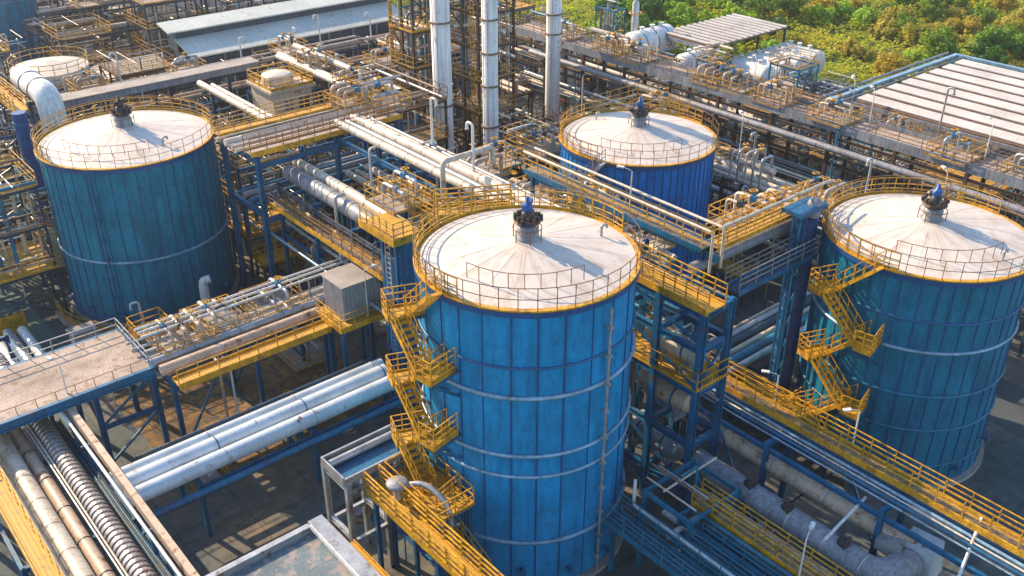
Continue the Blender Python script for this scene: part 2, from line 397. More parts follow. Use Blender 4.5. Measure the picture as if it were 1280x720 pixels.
tank(*TL, TEAL_SHELL, 'plain teal storage tank with one thin hoop and a black roof vent',
     [(5.5, .10, RINGP), (.75, .08, RINGD)], 44, 0, [(226, STEEL)], kind=1)
tank(*TB, BACK_SHELL, 'small bright blue storage tank behind the tall one, two faint dark hoops',
     [(9.3, .06, RINGD), (4.4, .06, RINGD)], 64, 0)
tank(*TR, TEAL_SHELL2, 'teal storage tank with four hoops and a yellow zigzag stair',
     [(11.2, .07, RINGD), (9.36, .10, RINGP), (6.5, .08, STEELT), (4.2, .08, STEELT), (1.6, .05, STEELT)], 40, 0, [(322, GALV)])

# ------------------------------------------------------------------ stairs, walkways, racks
def flight_mb(a, b, w=.8, sd=None):
    a, b = Vector(a), Vector(b); h = Vector((b.x - a.x, b.y - a.y, 0)); s = Vector((-h.y, h.x, 0)).normalized() * w / 2
    mb = MB()
    for k in (-1, 1): mb.bar(a + s * k, b + s * k, .06, .2)
    n = max(3, round(abs(b.z - a.z) / .24))
    for i in range(n + 1):
        p = a.lerp(b, i / n); mb.bar(p - s, p + s, .24, .05)
    r = MB()
    for k in (-1, 1):
        r.rail([a + s * k, b + s * k], 1.0, .75, .042, mids=(.5,))
    return mb, r
def zigzag(label, T, ang, span, z0, nf, out=.25, mt=YEL):
    x, y, R, H = T; t = thing('zigzag_stair', label, 'stair', (x + (R + 1) * math.cos(rad(ang)), y + (R + 1) * math.sin(rad(ang)), 0))
    P = lambda a, r, z: (x + r * math.cos(rad(a)), y + r * math.sin(rad(a)), z)
    zs = [H + .1 - (H + .1 - z0) * i / nf for i in range(nf + 1)]
    for i in range(nf):
        s = 1 if i % 2 == 0 else -1; r = R + out + (.5 if i % 2 == 0 else 1.32)
        A, B = P(ang + span * s, r, zs[i]), P(ang - span * s, r, zs[i + 1])
        f, hr = flight_mb(A, B, .78)
        fo = f.build('flight', mt, t); hr.build('handrail', mt, fo)
        e = span + 42 / R; a0, a1 = ang - s * span, ang - s * e; ra, rb = R + out + .1, R + out + 1.78; z = zs[i + 1]
        q = [P(a0, ra, z), P(a1, ra, z), P(a1, rb, z), P(a0, rb, z)]
        lb = MB(); lb.add([(p[0], p[1], p[2] + d) for d in (-.07, 0) for p in q], [(0, 1, 2, 3), (7, 6, 5, 4)] + [(k, k + 4, (k + 1) % 4 + 4, (k + 1) % 4) for k in range(4)])
        for k in range(4): lb.bar((q[k][0], q[k][1], z - .14), (q[(k + 1) % 4][0], q[(k + 1) % 4][1], z - .11), .05, .17)
        lo = lb.build('landing', mt, t)
        MB().rail([q[1], q[2], q[3]], 1.05, .6, .045, mids=(.35, .68), kick=.1).build('guard_railing', mt, lo)
        br = MB()
        for aa in (a0, a1):
            br.bar(P(aa, R, z - 1.7), P(aa, rb - .1, z - .27), .14); br.bar(P(aa, R, z - .3), P(aa, rb, z - .3), .12, .16)
        br.build('bracket', STEEL, lo)
    return t
zigzag('yellow zigzag stair up the sunlit side of the tall bright blue tank', TF, 175, 9.5, 2.2, 8, .06)
zigzag('grey zigzag stair up the side of the small bright blue tank', TB, 192, 9, 3, 4, mt=GALV)
zigzag('yellow zigzag stair up the side of the ringed teal tank', TR, 176, 10, 1.2, 6, .1)

def walkway(name, label, a, b, w, z, deck=GRATE, side=YEL, rail=YEL, cat='walkway', sides=(-1, 1), kick=.34, support=None, rt=.06, group=None, step=1.3):
    a, b = Vector((a[0], a[1], z)), Vector((b[0], b[1], z)); d = (b - a).normalized(); s = Vector((-d.y, d.x, 0)) * w / 2
    t = thing(name, label, cat, tuple(a.lerp(b, .5)), group)
    rz = math.atan2(d.y, d.x); c = a.lerp(b, .5); L = (b - a).length
    MB().box((c.x, c.y, z), (L, w - .02, .08), rz).build('deck', deck, t)
    for k in (-1, 1):
        MB().bar(a + s * k + Vector((0, 0, -.02)), b + s * k + Vector((0, 0, -.02)), .07, kick).build('side_girder', side, t)
    for k in sides:
        MB().rail([a + s * k * 1.0 + Vector((0, 0, .15)), b + s * k * 1.0 + Vector((0, 0, .15))], 1.0, step, rt, mids=(.36, .68)).build('railing', rail, t)
    if support:
        n = max(1, round(L / support[0]))
        for i in range(n + 1):
            p = a.lerp(b, (i + .02) / (n + .04))
            MB().ibeam((p.x, p.y, 0), (p.x, p.y, z - .2), .2, .22).build('post', support[1], t)
    return t
def rack(label, axis, a0, a1, c, w, levels, bay=6., steel=STEEL, name='pipe_rack', group=None, top=None, brace=True, sec=.26, base=0., drops=None):
    """portal frames every bay along an axis; levels are beam heights"""
    L = a1 - a0; n = max(1, round(abs(L) / bay)); P = (lambda s, o, z: (s, c + o, z)) if axis == 'x' else (lambda s, o, z: (c + o, s, z))
    t = thing(name, label, 'pipe rack', P((a0 + a1) / 2, 0, base), group); zt = top or max(levels)
    for i in range(n + 1):
        s = a0 + L * i / n
        for k in (-1, 1): MB().ibeam(P(s, k * w / 2, base), P(s, k * w / 2, zt), sec, sec).build('column', steel, t)
        for z in levels: MB().ibeam(P(s, -w / 2, z - sec * .7), P(s, w / 2, z - sec * .7), sec * .8, sec * 1.1).build('cross_beam', steel, t)
    for k in (-1, 1):
        for z in levels: MB().ibeam(P(a0, k * w / 2, z - sec * 1.9), P(a1, k * w / 2, z - sec * 1.9), sec * .7, sec).build('side_beam', steel, t)
    rd = random.Random(int(abs(a0 * 31 + c * 7)))
    for _ in range(int(abs(L) / 2.4) if drops is None else drops):
        s, o = rd.uniform(a0, a1), rd.choice((-1, 1)) * (w / 2 + rd.uniform(.12, .4)); z = rd.choice(levels) + rd.uniform(.1, .5); r = rd.choice((.04, .05, .07, .09)); q = rd.uniform(-w / 2, w / 2)
        MB().tube([P(s, q, z), P(s, o, z), P(s, o, base + rd.choice((.1, .1, z * .4)))], r, 7, bend=.25).build('drop_pipe', rd.choice((CREAM, GALV, WHITE, TAN, STEELT)), t)
    if brace:
        for k in (-1, 1):
            i = R_.randrange(n); s0, s1 = a0 + L * i / n, a0 + L * (i + 1) / n; m_ = (s0 + s1) / 2
            MB().bar(P(s0, k * w / 2, base + .3), P(m_, k * w / 2, zt - .5), .12).bar(P(s1, k * w / 2, base + .3), P(m_, k * w / 2, zt - .5), .12).build('brace', steel, t)
    return t
def size_word(r): return 'slim' if r < .1 else 'narrow' if r < .19 else 'medium' if r < .34 else 'wide' if r < .55 else 'huge'
PIPE_N = {}
def pipe(label, pts, r, mt, seg=None, bend=None, bands=0., name='pipe', group=None, flange=None, cat='pipe', bandm=None):
    """one pipe run; large ones carry bands as a part"""
    c = [sum(p[i] for p in pts) / len(pts) for i in range(3)]
    seg = seg or (16 if r > .4 else 10 if r > .18 else 7)
    mb = MB().tube(pts, r, seg, bend=bend or max(.25, r * 2.2))
    if not bands and not flange:
        o = mb.build(name, mt); return tag(o, label, cat, group)
    t = thing(name, label, cat, c, group); mb.build('body', mt, t)
    def along(step, th, rr, nm, m2):
        for a, b in zip(pts, pts[1:]):
            a, b = Vector(a), Vector(b); L = (b - a).length; k = 1; d = (b - a).normalized()
            while k * step < L - .2:
                p = a + d * (k * step); MB().tube([p - d * th / 2, p + d * th / 2], rr, seg).build(nm, m2, t); k += 1
    if bands: along(bands, .07, r + .022, 'band', bandm or GREY)
    if flange: along(flange, .16, r * 1.28, 'flange', bandm or mt)
    return t
def rack_pipes(phrase, axis, a0, a1, c, tiers, group=None, r_=None, gap=(.06, .25)):
    """tiers: (z, half width, choices of (r, material), fill)"""
    rr = r_ or R_; P = (lambda s, o, z: (s, c + o, z)) if axis == 'x' else (lambda s, o, z: (c + o, s, z))
    for ti, (z, hw, ch, fill) in enumerate(tiers):
        o = -hw; cnt = {}
        while True:
            r, mt = rr.choice(ch); o += r
            if o + r > hw: break
            if rr.random() < fill:
                s0, s1 = a0 + rr.uniform(-1, .6), a1 + rr.uniform(-.6, 1); zz = z + r + .02
                pts = [P(s0, o, zz), P(s1, o, zz)]; u = rr.random()
                if u < .14 and abs(s1 - s0) > 8:           # expansion loop
                    q = s0 + (s1 - s0) * rr.uniform(.3, .6); h = rr.uniform(.8, 1.5)
                    pts = [P(s0, o, zz), P(q, o, zz), P(q, o, zz + h), P(q + 1.6, o, zz + h), P(q + 1.6, o, zz), P(s1, o, zz)]
                elif u < .32: pts = pts + [P(s1, o, max(.3, zz - rr.uniform(1.5, 4)))]
                elif u < .44: pts = [P(s0, o, zz + rr.uniform(1, 2.2))] + pts
                key = (size_word(r), WORD[mt.name]); i = cnt[key] = cnt.get(key, -1) + 1
                tier = '' if len(tiers) == 1 else [' lower tier,', ' upper tier,'][ti]
                pipe(f'{ordw(i)} {key[0]} {key[1]} pipe from the near edge,{tier} {phrase[4:]}', pts, r, mt, group=f'pipes on {phrase}', flange=None)
            o += r + rr.uniform(*gap)
MIXA = [(.09, GALV), (.12, CREAM), (.17, CREAM), (.07, STEELD), (.22, TAN), (.14, GALV), (.1, BROWN), (.3, CREAM)]
MIXD = [(.09, GREY), (.12, BROWN), (.17, STEELD), (.07, STEELD), (.22, TAN), (.14, GALV), (.1, STEEL), (.28, GREY), (.2, STEELT)]
MIXC = [(.32, CREAM), (.24, CREAM), (.14, GALV), (.1, CREAM), (.2, TAN)]

# ================================================================== foreground, west bundle and deck
rack('low blue rack under the cream pipe bundle, running beneath the concrete deck', 'y', 26, 64, 6.7, 5.6, [3.35], 7.5, STEEL, drops=0)
walkway('walkway', 'worn yellow grated walkway beside the fat cream pipe', (4.5, 26), (4.5, 49.6), .8, 4.5, GRATY, YEL, YEL, sides=(-1,), kick=.4, rt=.06)
def yrun(x, z, r, mt, y0, y1, label, **k): return pipe(label, [(x, y0, z), (x, y1, z)], r, mt, **k)
yrun(5.12, 4.35, .10, GALV, 26, 62, 'thin grey pipe between the yellow walkway and fat cream pipe')
yrun(5.78, 3.98, .50, CREAM, 26, 64, 'fat cream clad pipe beside the worn yellow walkway', bands=2.3, bandm=TAN)
yrun(6.72, 3.75, .36, TAN, 26, 63, 'wide tan pipe with dark clamps next to the fat cream pipe', bands=2.9, bandm=DARK)
yrun(7.22, 4.22, .06, GALV, 26, 63, 'first thin conduit beside the ribbed pipe')
yrun(7.38, 4.2, .06, CREAM, 26, 63, 'second thin conduit, paler, tight beside the ribbed pipe')
def ribbed():
    t = thing('corrugated_pipe', 'silver corrugated pipe wrapped in dark wire hoops', 'pipe', (7.98, 44, 3.9))
    pts, rs, y = [], [], 26.
    while y < 60:
        for d, r in ((0, .52), (.1, .56), (.2, .57), (.3, .55)): pts.append((7.98, y + d, 3.9)); rs.append(r)
        y += .4
    MB().tube(pts, rs, 20).build('body', GALV, t)
    mb = MB(); y = 26.05
    while y < 60: mb.tube([(7.98, y, 3.9), (7.98, y + .03, 3.9)], .58, 16); y += .4
    for k in (-.35, .1, .4): mb.bar((7.98 + .6 * math.sin(k), 26, 3.9 + .6 * math.cos(k)), (7.98 + .6 * math.sin(k), 60, 3.9 + .6 * math.cos(k)), .02)
    mb.build('wire_mesh', BROWN, t)
ribbed()
def tray(label, x0, x1, y0, y1, z, mt, n=3):
    t = thing('cable_tray', label, 'cable tray', ((x0 + x1) / 2, (y0 + y1) / 2, z))
    mb = MB().span((x0, y0, z), (x1, y1, z + .03)).span((x0, y0, z), (x0 + .03, y1, z + .18)).span((x1 - .03, y0, z), (x1, y1, z + .18))
    ax = abs(y1 - y0) > abs(x1 - x0)
    mb.build('tray', mt, t)
    for i in range(n):
        f = (i + .5) / n; r = R_.uniform(.025, .05)
        if ax: p = [((x0 + (x1 - x0) * f) + R_.uniform(-.04, .04), y0 + (y1 - y0) * k / 8, z + .03 + r) for k in range(9)]
        else: p = [(x0 + (x1 - x0) * k / 8, (y0 + (y1 - y0) * f) + R_.uniform(-.04, .04), z + .03 + r) for k in range(9)]
        MB().tube(p, r, 6).build('cable', R_.choice((DARK, STEEL, STEELT)), t)
    return t
tray('blue mesh cable tray below the corrugated pipe', 8.62, 9.15, 26, 52, 3.3, GRATEB, 5)
def box_beam(label, x, w, h, z, y0, y1, mt): return tag(MB().span((x - w / 2, y0, z), (x + w / 2, y1, z + h)).build('box_beam', mt), label, 'beam')
b = box_beam('long tan box beam above the blue cable tray', 9.42, .34, .5, 4.95, 26, 54, TAN)
yrun(8.98, 5.2, .09, WHITE, 26, 54, 'white pipe along the long tan box beam')
for y in (30, 38, 46.5):
    later(tag(MB().bar((9.2, y, 0), (9.2, y, 4.9), .22).bar((8.8, y, 4.88), (9.6, y, 4.88), .12).build('pipe_support', STEEL), None, 'support'), 'blue post under the tan box beam', (9.2, y, 0))
def deck():
    t = thing('loading_deck', 'raised dusty concrete deck with blue edge beams on blue legs', 'platform', (8.7, 52.6, 0))
    MB().span((2.5, 49.95, 5.72), (14.3, 55.2, 6.0)).build('slab', PINK, t)
    MB().ibeam((2.5, 49.8, 5.72), (14.45, 49.8, 5.72), .26, .62).ibeam((2.5, 55.35, 5.72), (14.45, 55.35, 5.72), .26, .5).build('edge_beam', STEEL, t)
    MB().ibeam((14.44, 49.95, 5.72), (14.44, 55.2, 5.72), .24, .5).build('edge_beam', STEEL, t)
    for x in (2.8, 10.9, 14.3):
        for y in (50.1, 55.0): MB().ibeam((x, y, 0), (x, y, 5.4), .32, .32).build('leg', STEEL, t)
    MB().ibeam((10.9, 50.1, 3.0), (14.3, 50.1, 3.0), .2, .26).bar((10.9, 50.1, .4), (14.3, 50.1, 2.9), .14).bar((10.9, 50.1, 3.1), (14.3, 50.1, 5.4), .12).bar((10.9, 50.1, 3.2), (10.9, 55, 5.2), .12).build('brace', STEEL, t)
    MB().rail([(2.6, 50.05, 6), (14.25, 50.05, 6)], .55, 1.1, .035, mids=()).build('railing', RAILB, t)
    MB().rail([(14.25, 50.1, 6), (14.25, 55.1, 6), (2.6, 55.1, 6)], .95, 1.3, .05, mids=(.5,)).build('railing', GALV, t)
deck()
LAMP = []
def lamp(x, y, z, h, ang, label, mt=WHITE):
    if not LAMP:
        t = thing('lamp_post', label, 'lamp post', (x, y, z))
        MB().tube([(0, 0, 0), (0, 0, 2.4)], [.05, .035], 6).build('pole', mt, t, local=True)
        MB().tube([(0, 0, 2.38), (.15, 0, 2.5), (.55, 0, 2.6)], .025, 5).build('arm', mt, t, local=True)
        MB().box((.7, 0, 2.6), (.42, .2, .09)).build('lamp_head', mt, t, local=True)
        LAMP.append(t)
    else:
        t = dup(LAMP[0], (x, y, z)); t['label'] = label
    t.scale = (1, 1, h / 2.5); t.rotation_euler = (0, 0, ang)
    return t
lamp(9.6, 50.35, 6.0, 2.1, 2.0, 'small lamp post on the edge of the dusty concrete deck')
for i, (x, y) in enumerate(((9.4, 64.5), (10.3, 64.2), (11.2, 63.9))):
    t = thing('clad_duct', ['long white clad duct against the yellow guard', 'long white clad duct in the middle of three', 'long white clad duct facing the teal tank'][i], 'duct', (x, y, 0), 'white ducts beside the deck')
    MB().tube([(x, y - 3.6, 1.1), (x, y + 4.2, 1.1)], .36, 12).build('body', WHITE if i != 1 else GALV, t)
    for k in (-2.5, 2.8): MB().box((x, y + k, .4), (.5, .2, .8)).build('saddle', CONC, t)
t = thing('safety_guard', 'low yellow steel guard screen at the end of white ducts', 'guard', (10.4, 69.6, 0))
MB().span((8.9, 69.6, .15), (11.9, 69.7, 1.7)).build('screen', YEL, t)
for x in (9.0, 11.8): MB().span((x - .06, 69.72, 0), (x + .06, 69.84, 1.8)).build('post', YEL, t)

# ================================================================== three big pipes toward the tall tank
rack('blue trestle carrying three pale pipes toward the tall tank', 'x', 12.9, 26.6, 42.75, 3.3, [3.83], 7.2, STEEL, brace=False, drops=0)
pipe('huge pale pipe on the outer edge of the blue trestle', [(9.3, 41.55, 4.3), (25.4, 41.55, 4.3)], .47, SKYB, bands=5.4, bandm=GALV)
pipe('huge light blue pipe in the middle of the blue trestle', [(9.3, 42.7, 4.36), (25.8, 42.7, 4.36)], .5, SKYB, bands=5.4, bandm=STEEL)
pipe('wide pale pipe on the inner edge of the blue trestle', [(9.3, 43.75, 4.24), (26.2, 43.75, 4.24)], .38, SKYB, bands=5.4, bandm=GALV)
pipe('dark blue pipe slung low beside the blue trestle', [(10.2, 40.75, 3.3), (25.6, 40.75, 3.3)], .22, STEEL)
pipe('navy pipe slung above the gravel behind the blue trestle', [(11, 44.75, 4.1), (26, 44.75, 4.1)], .14, STEELD)
sheet('gravel_bed', [(13.5, 44.8), (27.5, 44.8), (27.5, 57.5), (13.5, 57.5)], .005, M('orange_gravel', (.24, .13, .045), .95, 0, .6, .5, rust=.5, rustcol=(.05, .05, .045), bump=.8, fine=.7))

# ================================================================== middle rack with the grey cabin
rack('blue rack carrying yellow walkway and tan main toward grey cabin', 'x', 14.9, 36, 50.7, 4.4, [5.3], 5.3, STEEL)
walkway('walkway', 'yellow edged walkway leading to the grey cabin', (14.9, 47.95), (25, 47.95), .95, 5.55, GRATY, YEL, YEL, sides=(-1,), kick=.45, rt=.05)
pipe('wide tan clad main on the rack to grey cabin', [(14.6, 49.4, 5.8), (25.2, 49.4, 5.8)], .36, TAN, bands=1.9, bandm=GALV)
pipe('wide grey clad pipe beside the wide tan main', [(14.2, 50.6, 5.75), (36, 50.6, 5.75)], .32, GALV, bands=3, bandm=GREY)
for i, (y, r, z, mt) in enumerate(((51.4, .14, 5.6, CREAM), (51.8, .1, 5.55, GALV), (52.2, .16, 5.6, WHITE), (52.65, .09, 5.55, GALV))):
    pipe(f'{["cream","grey","white","thin grey"][i]} pipe on the back half of the rack to grey cabin', [(13.9, y, z + .8 * (i % 2)), (16.5, y, z + .8 * (i % 2)), (17.2, y, z), (35.5, y, z)], r, mt)
t = thing('pipe_gantry', 'white pipe gantry of short portals above the rack to grey cabin', 'gantry', (22, 53, 5.3))
for x in (15.4, 18, 20.6, 23.2, 25.8, 28.4): MB().bar((x, 52.95, 5.3), (x, 52.95, 6.9), .09).bar((x, 51.5, 6.9), (x, 53.0, 6.9), .09).bar((x, 51.5, 5.6), (x, 51.5, 6.9), .09).build('portal', GALV, t)
for y, z in ((51.7, 7.02), (52.3, 7.02), (52.8, 7.02)): MB().tube([(14.6, y, z), (31, y, z)], .085, 7).build('pipe', WHITE, t)
t = thing('equipment_cabin', 'grey sheet metal cabin on a yellow edged blue platform', 'cabin', (26.9, 48.0, 6))
MB().span((25.6, 46.75, 6.1), (28.3, 49.15, 8.45)).build('wall', GREY, t)
MB().span((25.5, 46.65, 8.45), (28.4, 49.25, 8.56)).build('roof', CONC, t)
mb = MB()
for i in range(11): mb.span((25.7 + .25 * i, 46.73, 6.2), (25.73 + .25 * i, 46.752, 8.4))
for i in range(9): mb.span((25.58, 46.9 + .25 * i, 6.2), (25.602, 46.93 + .25 * i, 8.4))
mb.build('rib', GALV, t)
MB().span((26.5, 46.71, 6.2), (27.3, 46.755, 8.0)).build('door', GALV, t)
t = thing('cabin_platform', 'blue platform with yellow edge under the grey cabin', 'platform', (26.9, 48, 0))
MB().span((25.0, 46.2, 5.92), (28.9, 49.4, 6.06))  .build('deck', GRATY, t)
MB().span((24.95, 46.12, 5.72), (28.95, 46.2, 6.12)).span((24.92, 46.12, 5.72), (24.99, 49.4, 6.12)).build('side_girder', YEL, t)
for x, y in ((25.2, 46.4), (28.7, 46.4), (25.2, 48.9), (28.7, 48.9)): MB().ibeam((x, y, 0), (x, y, 5.9), .26, .26).build('leg', STEEL, t)
MB().rail([(25.0, 49.3, 6.06), (25.0, 46.22, 6.06), (28.85, 46.22, 6.06), (28.85, 49.3, 6.06)], .9, .9, .045).build('railing', YEL, t)
lamp(27.2, 46.6, 6.06, 3.4, -.5, 'thin lamp pole in front of the grey cabin', DARK)

# ================================================================== pipe bundle into the square blue tower
rack('tall blue rack with cream and grey mains ending at the square blue tower', 'y', 45.2, 60.4, 30.2, 2.9, [6.6, 10.3], 5.2, STEEL)
pipe('cream main on the tall rack ending at the square blue tower', [(30.75, 46.2, 11.05), (30.75, 61, 11.05)], .44, CREAM, bands=2.6, bandm=TAN)
pipe('grey brown main beside the cream main at the square blue tower', [(29.6, 46.2, 10.95), (29.6, 60.2, 10.95)], .56, GREY, bands=2.6, bandm=BROWN)
pipe('grey riser pipe hooked over the grey brown main', [(28.9, 52.5, 7), (28.9, 52.5, 11.8), (29.6, 52.5, 11.8)], .13, GALV)
walkway('walkway', 'long yellow walkway below the cream and grey mains', (28.2, 45.2), (28.2, 60.2), .85, 9.0, GRATE, YEL, RAILB, kick=.34, rt=.045)
for i, (x, r) in enumerate(((29.1, .12), (29.6, .16), (30.2, .1), (30.9, .2))):
    pipe(f'{["grey","cream","thin white","tan"][i]} pipe on the lower tier beneath the cream and grey mains', [(x, 44, 6.8 + r), (x, 62, 6.8 + r)], r, [GALV, CREAM, WHITE, TAN][i])
pipe('pale blue pipe skirting the long yellow walkway', [(27.4, 45, 6.9), (27.4, 61, 6.9)], .1, RINGP)
t = thing('service_tower', 'square blue panelled tower with a yellow top platform', 'tower', (28.1, 43.8, 0))
for x in (27.4, 28.75):
    for y in (43.1, 44.5): MB().ibeam((x, y, 0), (x, y, 12.7), .24, .24).build('column', STEEL, t)
for z0, z1 in ((1, 4.6), (4.8, 8.6), (8.8, 12.3)):
    MB().span((27.62, 42.98, z0), (28.55, 43.04, z1)).build('panel', STEEL, t); MB().span((27.28, 43.3, z0), (27.34, 44.3, z1 - 1)).build('panel', STEEL, t)
for z in (4.7, 8.7, 12.5): MB().span((27.2, 42.9, z - .1), (28.95, 44.7, z + .1)).build('floor_frame', STEEL, t)
MB().span((27.0, 42.7, 12.7), (29.2, 46.4, 12.82)).build('deck', GRATY, t)
MB().span((26.94, 42.7, 12.5), (27.0, 46.4, 13.0)).span((26.94, 42.63, 12.5), (29.2, 42.7, 13.0)).build('side_girder', YEL, t)
MB().rail([(29.1, 42.75, 12.82), (27.06, 42.75, 12.82), (27.06, 46.3, 12.82)], 1.1, .7, .06, mids=(.33, .66)).build('railing', YEL, t)
mb = MB()
for k in (-.25, .25): mb.bar((27.25, 43.8 + k, 0), (27.25, 43.8 + k, 12.6), .05)
for i in range(36): mb.bar((27.25, 43.55, .4 + .34 * i), (27.25, 44.05, .4 + .34 * i), .04)
mb.build('ladder', GALV, t)
walkway('access_platform', 'short yellow platform behind the square blue tower', (31.2, 43.6), (31.2, 49.6), 1.3, 12.6, GRATY, YEL, YEL, cat='platform', rt=.07, step=.7, support=(5.6, STEEL))
walkway('access_platform', 'yellow link platform between the blue tower and tall tank roof', (29.3, 41.6), (33.2, 39.4), 1.3, 14.4, GRATY, YEL, YEL, cat='platform', rt=.07, step=.7)

# ================================================================== upper cream pipes
rack('high blue rack of cream pipes leading to the tall tank', 'y', 39.5, 60, 35.4, 3.6, [9.2, 13.2], 10, STEEL, brace=False, sec=.32)
for i, (x, r, z, mt) in enumerate(((34.1, .3, 13.55, CREAM), (34.9, .2, 13.45, GALV), (35.5, .36, 13.6, CREAM), (36.3, .17, 13.4, CREAM), (36.8, .12, 13.35, GALV))):
    pipe(['wide cream pipe', 'grey pipe', 'widest cream pipe', 'narrow cream pipe', 'slim grey pipe'][i] + ' on the high rack leading to the tall tank', [(x, 39, z), (x, 60.5, z)], r, mt, bands=3.1 if r > .25 else 0, bandm=TAN)
for i, (x, r, mt) in enumerate(((34.3, .26, CREAM), (35.1, .2, TAN), (36.0, .3, CREAM))):
    pipe(f'{["cream","tan","wide cream"][i]} pipe on the lower tier of the high rack to the tall tank', [(x, 40, 9.4 + r), (x, 60, 9.4 + r)], r, mt)
pipe('cream gooseneck pipe arching over the high cream pipes', [(33.2, 46.2, 11.6), (33.2, 46.2, 15.1), (37.2, 46.2, 15.1), (37.2, 46.2, 14)], .19, CREAM)
rack('blue rack with tan pipes beyond the high cream pipes', 'y', 38, 62, 41.5, 4.2, [6, 9.5], 8, STEEL)
rack_pipes('the tan rack beyond the cream pipes', 'y', 37.5, 62, 41.5, [(6, 1.9, MIXC, .75), (9.5, 1.9, MIXC, .8)], r_=random.Random(5))

# top platform over the yard
rack('tall blue portal rack under the wide yellow edged platform', 'x', 27.1, 39, 62.4, 5.4, [8.6, 12.8], 11.6, STEEL, brace=False, sec=.34)
walkway('walkway', 'yellow walkway along the front of the wide high platform', (26.6, 60.0), (39.2, 60.0), 1.0, 13.2, PINK, YEL, RAILB, kick=.36, rt=.05)
walkway('walkway', 'yellow walkway along the back of the wide high platform', (26.6, 65.0), (40.5, 65.0), .9, 13.2, GRATY, YEL, YELD, kick=.26, rt=.045)
for i, (y, r, mt) in enumerate(((61.1, .14, CREAM), (61.6, .2, TAN), (62.2, .14, GALV), (62.7, .26, CREAM), (63.5, .18, BROWN), (64.1, .12, CREAM))):
    pipe(f'{["slim cream","tan","grey","wide cream","brown","short slim cream"][i]} pipe across the wide high platform', [(26.2, y, 13 + r), (40.5 - 3 * (i == 5), y, 13 + r)], r, mt)
for i, (y, r, mt) in enumerate(((60.6, .16, STEEL), (61.5, .2, STEEL), (62.6, .24, GREY), (63.6, .14, STEEL))):
    pipe(f'{["slim blue","wider blue","grey","thin blue"][i]} pipe on the lower tier under the wide high platform', [(27, y, 8.8 + r), (40, y, 8.8 + r)], r, mt)

# ================================================================== bridge behind the tall tank, and the square tower east of it
walkway('pipe_bridge', 'yellow edged footbridge behind the tall tank carrying white pipes', (37.7, 28.6), (37.7, 43), 1.05, 14.5, GRATE, STEEL, YEL, cat='bridge', kick=.3, rt=.045, support=(13.8, STEEL))
for i, x in enumerate((37.2, 38.1)): pipe(f'white pipe on the {["inner","outer"][i]} rail of the footbridge behind the tall tank', [(x, 27.9, 13.4), (x, 27.9, 15.75), (x, 43, 15.75)], .085, CREAM)
pipe('light blue pipe under the footbridge behind the tall tank', [(37.9, 28, 13.9), (37.9, 43, 13.9)], .2, STEELT)
walkway('access_bridge', 'yellow bridge crossing toward the ringed teal tank', (38.4, 28.9), (47.8, 28.9), .95, 14.2, GRATY, YEL, YEL, cat='bridge', kick=.26, rt=.055, step=.8)
pipe('white pipe along the yellow bridge toward the ringed teal tank', [(38.2, 28.1, 15.7), (48, 28.1, 15.7)], .08, CREAM)
pipe('brown main under the yellow bridge toward ringed teal tank', [(37, 28.9, 13.3), (48, 28.9, 13.3)], .34, GREY, bands=2)
walkway('walkway', 'grey service gangway beside the yellow bridge to teal tank', (38.4, 27.2), (45.5, 27.2), 1.0, 12.2, GRATEB, STEEL, GALV, kick=.3, rt=.04)
